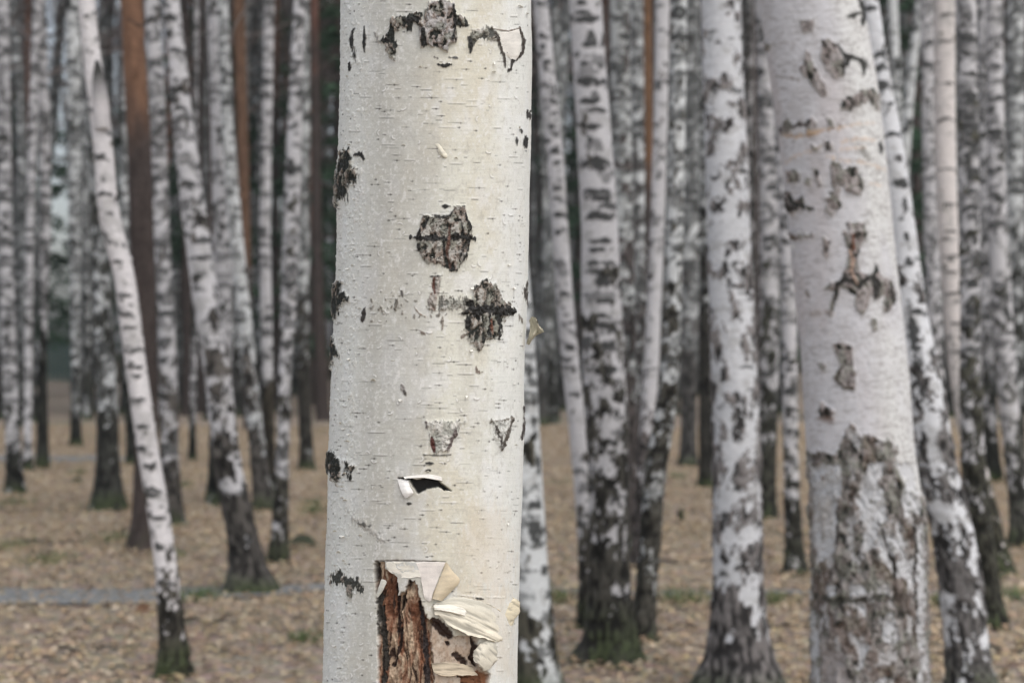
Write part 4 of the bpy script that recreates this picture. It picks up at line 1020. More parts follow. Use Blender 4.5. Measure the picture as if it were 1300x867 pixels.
    for (xa, ya, xb, yb, rr) in ((565.5, 713.5, 567.5, 714, .3), (562, 725, 575, 725, 2.2), (556.5, 738, 584, 737, 4.2), (551, 751, 573, 750.5, 4.6), (548, 759.5, 561, 762.5, 4.0)):
        rows.append([(xa + (xb - xa) * f, ya + (yb - ya) * f, 1.6 + rr * math.sin(f * math.pi) ** .7 + 1.2 * f) for f in (0, .16, .38, .62, .84, 1)])
    sheet(s, rt, rows, (.66, .56, .40), (.8, .74, .64), name="bark_curl", jag=.25, seed=3, sub=6, label="rolled tan cone of peeled bark", crease=.4)
    # layered torn sheets fanning out from the wound's upper right, creased towards its corner
    sheet(s, rt, [[(553, 764, .6), (578, 759, .3), (606, 762, .2), (630, 770, .2), (650, 786, .2)], [(551, 768, 2), (576, 766, 1.5), (604, 772, 1), (626, 782, .8), (646, 797, .5)], [(549, 771, 3), (575, 773, 4), (602, 783, 3.5), (622, 794, 2.5), (642, 806, 1)],
                  [(552, 776, 3.5), (574, 782, 7), (598, 793, 7), (618, 803, 5), (636, 812, 2)], [(561, 785, 4), (573, 795, 10), (592, 804, 11), (611, 808, 8), (628, 815, 3)]], (.80, .74, .60), CR, name="bark_flap", jag=1.9, seed=4, crease=2.3, blend=2.2)
    sheet(s, rt, [[(551, 768, 3), (566, 767, 3.5), (588, 771, 2.5)], [(550, 770, 4.5), (568, 771, 6.5), (592, 776, 4)], [(552, 773, 5.5), (570, 776, 9), (592, 782, 6)]], (.84, .80, .70), CR, name="bark_flap", jag=.8, seed=31, crease=.8)
    sheet(s, rt, [[(625, 808, .3), (631, 812, .5), (640, 822, .4)], [(612, 816, 4), (622, 822, 5), (634, 834, 1)], [(603, 825, 8), (613, 833, 10), (626, 846, 3)], [(601, 834, 11), (607, 843, 11), (616, 852, 6)]], (.74, .69, .57), CR, name="bark_flap", jag=2.0, seed=6, crease=1.5, blend=1.2)
    sheet(s, rt, [[(484, 735, 0), (488, 736, 2), (491, 738, 2)], [(480, 746, 1), (484, 748, 3), (487, 748, 2)], [(478, 757, 1), (479, 758, 2), (481, 757, 1)]], (.66, .64, .56), name="bark_flap", jag=.5, seed=7)
    sheet(s, rt, [[(549, 842, -3), (564, 840, -2.5), (584, 842, -2), (600, 846, -1)], [(550, 850, -2.5), (566, 851, 0), (584, 852, 0), (604, 853, 0)], [(553, 854, -2), (568, 858, 1.5), (584, 856, 1.5), (606, 856, 0)]], (.60, .51, .38), T, name="bark_flap", jag=1.2, seed=8, crease=1.2)
    # curls in the slit
    sheet(s, rt, [[(505, 609, 0), (511, 609, .6), (518, 610, 0)], [(507, 617, 2.5), (514, 616, 4), (521, 618, 2)], [(510, 626, 4), (517, 625, 6), (525, 625, 3)], [(514, 632, 3), (518, 631, 4), (522, 628, 2)]], (.86, .84, .80), T, name="bark_curl", jag=.3, seed=9, label="small curled bark tongue at the slit's left end")
    sheet(s, rt, [[(512, 605, .5), (535, 602, .8), (560, 605, .5)], [(514, 607, 2.5), (536, 606, 3), (562, 611, 2)]], (.78, .75, .69), name="bark_flap", jag=.6, seed=10)
    # other small curls
    sheet(s, rt, [[(553, 183, .2), (557, 183, .8), (560, 186, .3)], [(556, 190, 1), (560, 192, 3), (564, 192, 1)], [(558, 196, 1), (563, 198, 3), (568, 197, .6)], [(561, 199, .4), (565, 201, 1), (568, 200, .3)]], (.72, .68, .56), T, name="bark_curl", jag=.3, seed=11)
    sheet(s, rt, [[(630, 41, .3), (645, 41, 1), (659, 37, 2)], [(634, 54, .5), (648, 55, 2), (662, 52, 4.5)], [(639, 66, .5), (649, 68, 2.5), (660, 68, 4.5)], [(646, 74, .5), (650, 75, 2), (655, 76, 2.5)]], (.74, .71, .65), (.3, .22, .16), name="bark_flap", jag=.4, seed=12, label="loose pale flap with a dark curled edge, top right")
    for k in range(62):                            # paper-thin flakes standing off the bark
        px_ = rs.choice([rs.uniform(-116, 116), rs.uniform(-118, -100), rs.uniform(104, 119)], p=[.4, .45, .15]); py_ = rs.uniform(5, 862)
        c0 = float(np.interp(py_, [0, 330, 600, 867], [554, 550, 540.5, 533.5]))
        x_, w_, h_ = c0 + px_, rs.uniform(1.0, 3.0), rs.uniform(1.0, 2.4)
        if 470 < x_ < 630 and py_ > 700: continue
        s_ = rs.choice([-1, 1]); lift = rs.uniform(1.0, 3.6)
        sheet(s, rt, [[(x_ - w_, py_, .1), (x_, py_ - .4, .2), (x_ + w_, py_, .1)], [(x_ - w_, py_ + h_ * s_ * .6, lift * .5), (x_, py_ + h_ * .7 * s_, lift * .7), (x_ + w_ * .8, py_ + h_ * s_ * .5, lift * .5)],
                      [(x_ - w_ * .8, py_ + h_ * s_, lift), (x_, py_ + h_ * s_ * 1.2, lift * 1.3), (x_ + w_ * .5, py_ + h_ * s_ * .9, lift)]], (.76, .75, .68), (.70, .66, .55), name="bark_flake", jag=.25, seed=20 + k, sub=2, thick=.25)
    # the dry flake sticking out on the right
    R_ = [[(668, 436, 1), (671, 428, 6), (673, 418, 2), (672, 406, 0)], [(672, 438, 12), (676, 426, 20), (679, 416, 8), (675, 402, 4)], [(675, 431, 4), (683, 424, 10), (682, 411, 22), (680, 403, 8)], [(678, 424, 14), (691, 421, 24), (684, 414, 10), (682, 408, 18)]]
    c_ = [near_point(s, p) for row in R_ for p in row]
    free_sheet(rt, np.array(c_).reshape(4, 4, 3), (.40, .37, .28), "bark_flake", "dry tan flake sticking out of the trunk's right edge")
    R_ = [[(641, 798, .3), (645, 799, 1), (649, 797, .8)], [(640, 784, .8), (646, 785, 2.2), (653, 786, 2)], [(644, 770, .8), (651, 771, 2.6), (660, 776, 3.2)], [(650, 759, .3), (655, 760, 1.4), (660, 764, 2)]]
    sheet(s, rt, R_, (.76, .68, .50), T, name="bark_curl", jag=1.6, crease=1.2, seed=15, label="cream curl on the trunk's lower right edge")
    K
    add_crown(rt, s.ax, 0)
    return s, rt

def near_point(s, p):
    """free point beside the trunk: photo pixel at the axis depth, p[2] mm towards the camera"""
    y = s.Y - .03 - p[2] * .001
    return np.array([(p[0] - CX) / FPX * y, y, CAMZ - (p[1] - CY) / FPX * y])

def free_sheet(rt, A, c, name, label):
    def dens(A, k):
        n = A.shape[0]; t = np.linspace(0, n - 1, (n - 1) * k + 1); i = np.clip(t.astype(int), 0, n - 2); f = (t - i)[:, None, None]
        return A[i] * (1 - f) + A[i + 1] * f
    A = dens(A, 5); A = dens(A.transpose(1, 0, 2), 5).transpose(1, 0, 2)
    nr, nc = A.shape[:2]; rs = np.random.RandomState(9)
    A = A + rs.randn(nr, nc, 3) * .0004
    A = A - np.array([rt.location.x, rt.location.y, 0])
    V = np.concatenate([A.reshape(-1, 3), A.reshape(-1, 3) + np.array([.0003, .0006, 0])])
    i = np.arange(nr - 1)[:, None] * nc; j = np.arange(nc - 1)[None]
    q = np.stack([i + j, i + j + 1, i + nc + j + 1, i + nc + j], -1).reshape(-1, 4)
    n_ = len(A.reshape(-1, 3)); C = np.array(c) * (.35 + 1.3 * fbm(np.tile(np.arange(n_) * .37, 2), np.tile(np.arange(n_) // nc * .9, 2), 2.2, 3))[:, None]
    o = link(name, mesh_np(name, V, np.concatenate([q, q[:, ::-1] + nr * nc]), C), M_HERO, rt); o['label'] = label

HERO_RES = 0.85
near_birch()

# ---------------------------------------- the second near birch, to the right
def right_birch():
    s = Near([(1028, 0, 131), (1045, 100, 133), (1058, 200, 132), (1067, 290, 130), (1084, 450, 133), (1092, 570, 134), (1101, 650, 141), (1103, 760, 140), (1103, 867, 140), (1103, 940, 144)], 5.1, 14.0, 71, 1.05, -14, 884)
    U, V, PX = s.U, s.V, s.px
    rt = root("birch_tree", (float(np.interp(0, s.ax.z, s.ax.x)), s.Y, 0.0), "second nearest birch, leaning left, smooth lilac-white bark above and scaly brown below", "birch tree", "birches of the forest")
    C = np.ones(U.shape + (3,), np.float32) * np.array([.62, .615, .635], np.float32)
    C = mixc(C, sstep(.52, .64, fbm(U / 24, V / 20, 43.3, 4, .6)) * .35, (.46, .44, .44))
    C *= (.88 + .22 * s.nstr)[..., None]
    C = mixc(C, sstep(.48, .66, s.nlar) * .5, (.55, .50, .50))
    gr = sstep(-5, 45, U + 30 * (s.nlar - .5)) * sstep(.42, .5, s.nlar * .3 + .35)         # whiter, grainy right half
    C = mixc(C, gr * .75, (.72, .725, .70))
    sp = sstep(.60, .70, fbm(U / 3.0, V / 2.2, 41.1, 3)) * gr; C = mixc(C, sp * .75, (.22, .20, .18))
    ln = sstep(.56, .68, fbm(U / 12.0, V / 1.4, 42.1, 3)); C = mixc(C, ln * .5, (.28, .26, .25))
    s.C = C; s.h += (s.nmid - .5) * .003 + (s.nfine - .5) * .0014
    S = s.scar; K = s.stroke
    LG = (.36, .33, .32); BR = (.26, .22, .205)
    s.rel = 1.7
    def P(*p, black=.28, rag=2.4, r=3.5, **k): S(list(p), 0, black, rag=rag, raise_=r, light=LG, brown=BR, **k)
    P((1015, 25), (1034, 25), (1032, 40), (1018, 40), black=.12)
    K([(1091, 0), (1098, 14), (1095, 31)], 9, (.04, .04, .037), 3); K([(1077, 22), (1092, 17)], 7, (.05, .05, .045), 4)
    P((965, 53), (980, 56), (978, 63), (970, 68), black=.3); K([(985, 57), (995, 54), (1008, 56)], 3, (.3, .26, .24), 3, a=.6)
    P((1043, 51), (1052, 49), (1062, 58), (1070, 73), (1070, 98), (1060, 100), (1048, 88), (1041, 75), black=.15)
    K([(1063, 58), (1071, 70), (1070, 96)], 5, rag=3); K([(1070, 70), (1078, 72), (1076, 82)], 7, rag=3); K([(1084, 73), (1097, 79), (1097, 94)], 7, (.05, .05, .045), 4)
    P((1023, 63), (1029, 68), (1035, 85), (1041, 95), (1050, 115), (1048, 124), (1041, 122), (1029, 105), (1018, 93), (1013, 85), (1021, 81), black=.2)
    K([(988, 97), (1000, 99), (1012, 101)], 5, (.25, .22, .2), 4, a=.7)
    P((1092, 115), (1107, 112), (1115, 122), (1115, 140), (1109, 138), (1104, 125), (1094, 132), (1079, 141), (1068, 139), (1070, 127), (1080, 122), black=.6, rag=4)
    P((990, 166), (996, 152), (1002, 149), (1007, 159), (1004, 169), (994, 171), black=.4); K([(991, 162), (993, 170)], 5)
    P((1023, 155), (1031, 149), (1036, 155), (1035, 171), (1024, 171)); K([(1008, 162), (1014, 157), (1024, 160)], 6, (.08, .07, .065), 3)
    P((1050, 150), (1058, 152), (1060, 163), (1052, 165), black=.1); K([(1066, 158), (1068, 163)], 3.4, (.2, .18, .16))
    K([(995, 172), (1010, 174), (1025, 171), (1045, 166), (1068, 162)], 4.5, (.50, .34, .21), 4, .4, a=.7); K([(1050, 166), (1085, 158), (1110, 157)], 3, (.62, .5, .4), 4, .3, a=.55)
    P((1029, 184), (1040, 186), (1038, 193), (1032, 192), black=.4); P((1047, 178), (1054, 180), (1057, 190), (1048, 193), black=.4)
    for L_ in ([(998, 207), (1008, 199), (1022, 194), (1040, 188)], [(1060, 203), (1085, 205), (1110, 210), (1122, 215)], [(1070, 180), (1090, 176), (1112, 178)], [(1068, 190), (1085, 188), (1100, 188)], [(1104, 233), (1120, 235)], [(1050, 199), (1065, 203)]):
        K(L_, 3.6, (.60, .45, .33), 5, .3, a=.5)
    K([(1117, 181), (1119, 194)], 6, rag=3); K([(1096, 190), (1105, 200)], 8, (.2, .19, .17), 7, a=.7)
    P((999, 217), (1008, 215), (1017, 222), (1015, 232), (1000, 231)); P((1023, 224), (1030, 226), (1029, 236), (1022, 233)); P((1032, 213), (1038, 216), (1044, 236), (1039, 237))
    P((1054, 206), (1066, 205), (1070, 215), (1085, 210), (1092, 222), (1098, 238), (1092, 250), (1080, 245), (1068, 237), (1066, 250), (1068, 262), (1058, 274), (1047, 268), (1050, 252), (1056, 240), (1053, 222), black=.38, rag=5)
    P((995, 244), (1001, 242), (1011, 256), (1019, 247), (1024, 262), (1034, 264), (1033, 268), (1014, 264), (1007, 273), (997, 264), black=.5, rag=3); K([(998, 256), (1003, 266), (1012, 264)], 9, (.04, .035, .03), 4)
    P((1075, 283), (1098, 283), (1100, 300), (1078, 300), black=.3, rag=4)
    P((1001, 296), (1034, 296), (1033, 301), (1009, 304), black=.3, rag=4, amp=.8); K([(1003, 298), (1012, 304)], 6, (.13, .1, .08), 3); K([(1001, 328), (1003, 334)], 6, rag=2); K([(1003, 312), (1008, 313)], 5, (.75, .74, .73), 2)
    P((1045, 299), (1055, 307), (1051, 328), (1046, 323), black=.4)
    P((1070, 294), (1101, 294), (1099, 306), (1092, 314), (1089, 328), (1092, 345), (1104, 350), (1111, 335), (1119, 350), (1133, 357), (1136, 379), (1129, 396), (1121, 396), (1121, 374), (1113, 382), (1106, 372), (1101, 389), (1096, 402), (1087, 394), (1084, 375), (1068, 365), (1062, 382), (1055, 402), (1052, 396), (1060, 369), (1045, 367), (1055, 358), (1067, 357), (1075, 336), (1077, 316), (1072, 302), black=.36, rag=3)
    K([(1062, 362), (1075, 354), (1090, 362), (1103, 352)], 9, (.035, .033, .03), 4); K([(1104, 350), (1113, 360), (1112, 378)], 9, (.04, .038, .035), 5); K([(1079, 318), (1083, 330), (1080, 345), (1088, 360)], 4, (.38, .27, .21), 2); K([(1082, 298), (1084, 318)], 4, (.18, .08, .05), 2)
    K([(1128, 360), (1134, 384)], 5, (.06, .055, .05), 4); K([(1125, 378), (1126, 396)], 4, (.05, .05, .045), 3); K([(1024, 370), (1027, 377)], 6, (.25, .22, .2), 2); K([(1030, 399), (1045, 396), (1056, 398)], 6, (.38, .34, .32), 5, a=.7)
    P((1104, 404), (1113, 404), (1114, 419), (1107, 421), black=.3)
    P((1057, 436), (1070, 433), (1083, 440), (1082, 461), (1087, 473), (1085, 494), (1072, 494), (1058, 478), (1068, 465), (1062, 451), black=.22)
    P((1038, 460), (1049, 461), (1048, 470), (1040, 468), black=.1, amp=.8); P((1045, 510), (1051, 515), (1062, 522), (1057, 530), (1042, 530), (1039, 521), black=.75, rag=2.5, r=7); K([(1041, 531), (1058, 533)], 8, (.25, .17, .14), 4, a=.6)
    K([(1076, 455), (1068, 470), (1062, 482), (1072, 492), (1084, 493)], 3.5, (.10, .085, .07), 3)
    # scaly lower trunk
    low = [(1018, 572), (1030, 574), (1042, 571), (1062, 577), (1070, 560), (1080, 536), (1088, 541), (1090, 560), (1097, 553), (1112, 553), (1121, 563), (1126, 557), (1135, 565), (1138, 600), (1150, 620), (1190, 640), (1190, 910), (1000, 910), (1010, 600)]
    S(low, 0, .28, rag=6, raise_=4, light=(.29, .27, .255), brown=(.20, .175, .16))
    sl, m = s.region('poly', low, 0, 6, .6)
    g = fbm(s.U[sl] / 30, s.V[sl] / 40, 51.3, 3); s.paint(sl, m * sstep(.54, .62, g), (.14, .085, .06), .4)
    big = fbm(s.U[sl] / 15, s.V[sl] / 24, 53.3, 4, .6); s.h[sl] += m * (big - .5) * .03
    s.paint(sl, m * sstep(.46, .41, big), (.06, .053, .047), .5)
    s.paint(sl, m * sstep(.58, .66, fbm(s.U[sl] / 15, s.V[sl] / 22, 57.7, 4, .62)), (.46, .455, .455), .8)
    Wt = (.56, .565, .575)
    for pl in ([(1029, 590), (1068, 590), (1066, 630), (1063, 656), (1063, 693), (1041, 713), (1037, 690), (1034, 656), (1034, 632)],
               [(1105, 588), (1122, 588), (1115, 613), (1125, 639), (1125, 661), (1115, 664), (1136, 683), (1149, 707), (1161, 713), (1158, 732), (1141, 735), (1117, 710), (1115, 690), (1095, 703), (1092, 690), (1100, 669), (1086, 635), (1092, 613)],
               [(1136, 588), (1163, 588), (1164, 652), (1156, 646), (1147, 659), (1144, 630), (1150, 608)],
               [(1161, 665), (1169, 665), (1172, 720), (1174, 762), (1170, 795), (1176, 822), (1177, 880), (1164, 880), (1165, 822), (1162, 770), (1160, 720)],
               [(1031, 776), (1035, 776), (1042, 810), (1042, 867), (1033, 867)], [(1079, 740), (1099, 742), (1098, 757), (1080, 757)], [(1052, 742), (1062, 742), (1061, 756), (1051, 758)],
               [(1083, 767), (1100, 770), (1096, 782), (1086, 771)], [(1124, 779), (1136, 778), (1142, 815), (1132, 817), (1122, 810)], [(1085, 808), (1105, 817), (1092, 850)], [(1112, 856), (1126, 862), (1124, 878), (1110, 878)], [(1140, 660), (1147, 690), (1143, 700), (1137, 672)], [(1152, 735), (1160, 735), (1158, 760), (1153, 752)]):
        sl, m = s.region('poly', pl, 0, 5.5, .4, 1.6); m = m * (1 - sstep(.56, .62, s.nmid[sl] * .6 + s.nver[sl] * .4) * .9)
        s.paint(sl, m, Wt, .95); s.h[sl] -= m * .006
    sl, m = s.region('poly', [(1046, 822), (1074, 828), (1078, 880), (1047, 880)], 0, 4, .5, 1.5); s.paint(sl, m, (.33, .30, .29), .8)
    sl, m = s.region('poly', [(1035, 632), (1055, 630), (1056, 668), (1037, 672)], 0, 4, .5, 3); s.paint(sl, m, (.42, .40, .38), .7)
    K([(1115, 664), (1122, 680), (1128, 700), (1136, 720), (1134, 735)], 5, (.04, .035, .03), 3, -3); K([(1158, 650), (1163, 690), (1160, 740), (1165, 790)], 4, (.05, .045, .04), 2, -2); K([(1064, 640), (1063, 690)], 4, (.05, .04, .035), 3, -2)
    K([(1030, 755), (1060, 762), (1090, 762), (1120, 755)], 7, (.045, .045, .035), 6, -2, a=.8)
    for k in range(60):
        u = rs_.uniform(1000, 1085); v = rs_.uniform(-5, 570); c0 = np.interp(v, [0, 290, 570], [1028, 1067, 1092])
        K([(c0 - 60 + (u - 1000), v), (c0 - 60 + (u - 1000) + rs_.uniform(3, 9), v - 1)], 1.3, (.32, .29, .28), .6, -.2, a=.6)
    s.finish(rt, M_NEAR, {})
    # broken branch stub
    mb = MB(); a0 = s.at(1049, 524, -4); a1 = s.at(1049, 519, 22)
    mb.tube([a0 - np.array([rt.location.x, rt.location.y, 0]), (a0 + a1) / 2 - np.array([rt.location.x, rt.location.y, 0]), a1 - np.array([rt.location.x, rt.location.y, 0])], [.013, .009, .003], (.05, .045, .04), 8)
    o = link("branch_stub", mb.mesh("branch_stub"), M_TWIG, rt)
    add_crown(rt, s.ax, 1)
rs_ = np.random.RandomState(17)
right_birch()
# ------------------------------------------------------------------ the forest further back
rs5 = np.random.RandomState(44)
PROTO = []
for k in range(9):
    lean = rs5.uniform(-.05, .05)
    w0 = 1.0
    Yp = 34.0
    wpx = [13, 10, 15, 11, 8, 12, 9, 14, 10][k]
    pts = [(CX + rs5.randn() * 2, CY + 90, wpx * 1.15), (CX + rs5.randn() * 4 + lean * 90, CY - 10, wpx), (CX + rs5.randn() * 5 + lean * 350, CY - 260, wpx * .92), (CX + lean * 700, CY - 500, wpx * .7)]
    ax = Axis(pts, Yp, 15, 200 + k, 1.0)
    x0 = float(np.interp(0, ax.z, ax.x))
    V, F, C = build_trunk(ax, 200 + k, white=[(.70, .73, .735), (.61, .64, .645), (.74, .765, .77)][k % 3], dash=(60, 7, 4), rough=((0, .06 + .1 * (k % 2)), (380, .16), (470, .45 + .1 * (k % 3)), (510, 1)), rcol=[DARKB, (.08, .078, .072)][k % 2], psize=8, res=1.6, moss=.2)
    PROTO.append((mesh_np("trunk", V - np.array([x0, Yp, 0]), F, C), float(ax.at(np.array([ax.H]))[0][0]) - x0, ax.H))

def far_birch(px_, Y, label, group, k):
    me, dx, H = PROTO[k]
    x = (px_ - CX) / FPX * Y
    rt = root("birch_tree", (x, Y, float(ground_h(x, Y))), label, "birch tree", group)
    rt.rotation_euler = (rs5.randn() * .012, rs5.randn() * .02, rs5.rand() * .8 - .4)
    f = rs5.uniform(.85, 1.3); rt.scale = (f, f, rs5.uniform(.9, 1.1))
    link("trunk", me, M_BIRCH, rt)
    c = link("crown", CROWNS[k % 3], M_TWIG, rt); c.rotation_euler = (0, math.atan(dx / H), 0)
SHORT = sorted([(x, lab) for x, lab, Y in NAMED])
SN = {}
def short_name(lab):
    for key, nm in (("left edge of the photo", "the leftmost upright birch"), ("thin pale birch second", "the thin birch second from left"), ("long black lower", "the thin black-trunked birch"), ("narrows to a dark", "the narrowing speckled birch"), ("front of the green fence", "the thin birch by the fence"),
                    ("black knot", "the black-knotted birch"), ("smooth pinkish birch", "the smooth leaning birch"), ("upright birch just right", "the upright birch by the stout pine"), ("stout leaning", "the stout leaning birch"), ("hidden low down", "the straight mossy-footed birch"),
                    ("bending right", "the slender bending birch"), ("plain black lower", "the black-footed thin birch"), ("wavy white", "the wavy white birch"), ("grey speckled birch with a black foot", "the grey black-footed birch"), ("sapling", "the thin pale sapling"), ("pine's right side", "the narrow birch by the pine"),
                    ("half hidden behind", "the near trunk"), ("clean white", "the clean white birch"), ("banded with black", "the black-banded birch"), ("greyish speckled", "the greyish speckled birch"), ("left of the thin orange", "the narrow speckled birch"), ("plain pale birch", "the plain pale birch"), ("crooked", "the crooked birch"),
                    ("plain grey foot", "the grey-footed speckled birch"), ("dark-footed trunk", "the dark-footed trunk"), ("big patchy birch with", "the big patchy birch"), ("squeezed", "the squeezed grey trunk"), ("dark mossy foot, right", "the pale mossy-footed birch"), ("black bars and mossy", "the thin black-barred birch"),
                    ("curved birch", "the curved birch"), ("black-blotched upright", "the black-blotched birch"), ("pinkish-cream birch with", "the pinkish-cream birch"), ("left of the pinkish", "the straight thin white birch"), ("slanting", "the slanting thin birch"), ("framed by dark", "the thin birch in the dark gap"),
                    ("dark eyes", "the dark-eyed birch"), ("right edge of the photo", "the rightmost speckled birch"), ("pale blotchy", "the pale blotchy birch"), ("tiny specks", "the tiny-specked grey birch"), ("beside dark red", "the thin birch by red-brown pines")):
        if key in lab: return nm
    return "the near trunk"
ANCH = sorted([(x, short_name(l)) for x, l in SHORT] + [(546, "the near trunk"), (1083, "the near right trunk")])
USED = {}
def far_label(px_, Y, tree, look):
    i = int(np.argmin([abs(px_ - a[0]) for a in ANCH])); ax_, nm = ANCH[i]
    side = "right of" if px_ >= ax_ else "left of"
    if abs(px_ - ax_) < 6: side = "behind"
    if nm == "the near trunk" and 435 < px_ < 660: side = "behind"
    dep = "far-off" if Y < 44 else ("very distant" if Y > 55 else "distant")
    for extra in ("", "slim ", "paler ", "thinner ", "upright ", "fainter ", "small "):
        if px_ < -60 or px_ > 1360: nm = "the whole visible stand"
        lab = "%s %s%s %s, standing %s %s" % (dep, extra, look, tree, side, nm)
        if lab not in USED:
            USED[lab] = 1; return lab
    return lab
FLOOK = ["grey-white", "dull grey", "white", "dusty white", "grey", "bluish white", "ash-grey", "chalky", "speckled"]
def row(a, b, n, y0, y1):
    xs = np.linspace(a, b, n, endpoint=False) + rs5.rand(n) * (b - a) / n
    for x in xs:
        if 54 < x < 92: x += 40
        if 134 < x < 160: x += 27
        if 236 < x < 262 and y1 > 60: x += 16
        k = int(rs5.randint(9)); Y = float(rs5.uniform(y0, y1))
        far_birch(float(x), Y, far_label(float(x), Y, "birch", FLOOK[k]), "far rows of slim birches", k)
row(-60, 150, 34, 28, 64); row(150, 430, 46, 30, 66); row(430, 680, 12, 26, 60); row(660, 890, 50, 26, 62); row(940, 1010, 9, 30, 60); row(1100, 1360, 46, 28, 62); row(-260, -60, 9, 26, 60); row(1360, 1520, 7, 26, 60)

PINE_P = []
for k in range(4):
    Yp = 38.0; w = [10, 8, 12, 9][k]
    ax = Axis([(CX, CY + 80, w * 1.25), (CX + 1, CY, w), (CX + rs5.randn() * 4, CY - 300, w * .85), (CX + rs5.randn() * 6, CY - 560, w * .7)], Yp, 18, 300 + k, 1.0)
    x0 = float(np.interp(0, ax.z, ax.x))
    V, F, C = build_trunk(ax, 300 + k, pine=([60, -200, 160, -60][k], [(.2, .105, .07), (.12, .08, .06)][k % 2]), res=2.4)
    PINE_P.append(mesh_np("trunk", V - np.array([x0, Yp, 0]), F, C))

def spruce_mesh(seed, H):
    rs = np.random.RandomState(seed); mb = MB()
    for i in range(46):
        f = i / 46; z = 1.6 + (H - 2) * f; L = (1 - f) * 1.9 * (.5 + .7 * rs.rand()) + .25; a = i * 2.4 + rs.rand()
        d = np.array([math.cos(a), math.sin(a), 0]); e = d * L + np.array([0, 0, z - .25 * L])
        mb.tube([(0, 0, z), d * L * .5 + np.array([0, 0, z - .05 * L]), e], [.025, .015, .006], (.09, .07, .06), 3)
        for q in (.45, .75, 1.0):
            if rs.rand() < .25: continue
            p = d * L * q
            needle_cloud(mb, rs, p[0], p[1], z - .25 * L * q, .24 + .12 * L, .17, 44, .11, (.045, .085, .05))
    return mb.mesh("spruce_crown", False)
SPR = [spruce_mesh(1, 9), spruce_mesh(2, 12)]
def spruce(px_, Y, k, label, group, s=1.0):
    x = (px_ - CX) / FPX * Y
    rt = root("spruce_tree", (x, Y, float(ground_h(x, Y))), label, "spruce tree", group)
    rt.scale = (s, s, s); rt.rotation_euler = (0, 0, rs5.rand() * 6)
    mb = MB(); H = [9, 12][k]; mb.tube([(0, 0, -.1), (0, 0, H * .5), (0, 0, H)], [.09, .06, .01], (.07, .055, .045), 8)
    link("trunk", mb.mesh("trunk"), M_PINE, rt); link("crown", SPR[k], M_NEEDLE, rt)
G = "dark spruces deep in the forest"
for x, y_, k, s, lab in ((16, 44, 0, 1.2, "tall dark green spruce far back at the left edge"), (122, 60, 1, 1.0, "tall green spruce far back among the white stems at left"), (255, 36, 1, 1.0, "dark spruce boughs between the pine and the stout leaning birch"),
                         (320, 48, 1, 1.3, "dark spruce behind the orange-brown pine"), (405, 34, 1, .95, "dark spruce boughs left of the near trunk's top"), (425, 50, 1, 1.2, "second dark spruce behind the near trunk's left edge"),
                         (688, 40, 1, 1.2, "dark spruce in the gap right of the near trunk"), (957, 46, 1, 1.2, "dark spruce behind the gap left of the near right trunk"), (1130, 30, 1, 1.05, "dark spruce showing between thin birches right of the near right trunk"),
                         (1150, 50, 1, 1.3, "taller dark spruce behind the slanting birch at right"), (182, 52, 0, 1.2, "dark spruce behind the stout pine"), (1240, 52, 1, 1.2, "dark spruce far back at right behind the blotched birches"),
                         (560, 48, 1, 1.3, "dark spruce hidden behind the near trunk"), (830, 56, 1, 1.3, "dark spruce far behind the thin orange pine")):
    spruce(x, y_, k, lab, G, s)

def far_pine(px_, Y, k, label, group):
    x = (px_ - CX) / FPX * Y
    rt = root("pine_tree", (x, Y, float(ground_h(x, Y))), label, "pine tree", group)
    f = rs5.uniform(.9, 1.4); rt.scale = (f, f, rs5.uniform(.9, 1.05)); rt.rotation_euler = (0, rs5.randn() * .012, rs5.rand() * 6)
    link("trunk", PINE_P[k], M_PINE, rt)
    c = link("crown", PINE_TOPS[k % 2], M_NEEDLE, rt); c.location = (0, 0, 18.0)
for a, b, n, lab in ((-80, 430, 26, "dark far-off pine trunk between the white stems left of the near trunk"), (430, 900, 18, "dark far-off pine trunk right of and behind the near trunk"), (900, 1380, 16, "dark far-off pine trunk at the right behind the birches")):
    xs = np.linspace(a, b, n, endpoint=False) + rs5.rand(n) * (b - a) / n
    for x in xs:
        if 15 < x < 190: continue
        Y = float(rs5.uniform(38, 78)); k = int(rs5.randint(4))
        far_pine(float(x), Y, k, far_label(float(x), Y, "pine trunk", ["brown", "dark", "dark brown", "blackish"][k]), "far pines among the birches")

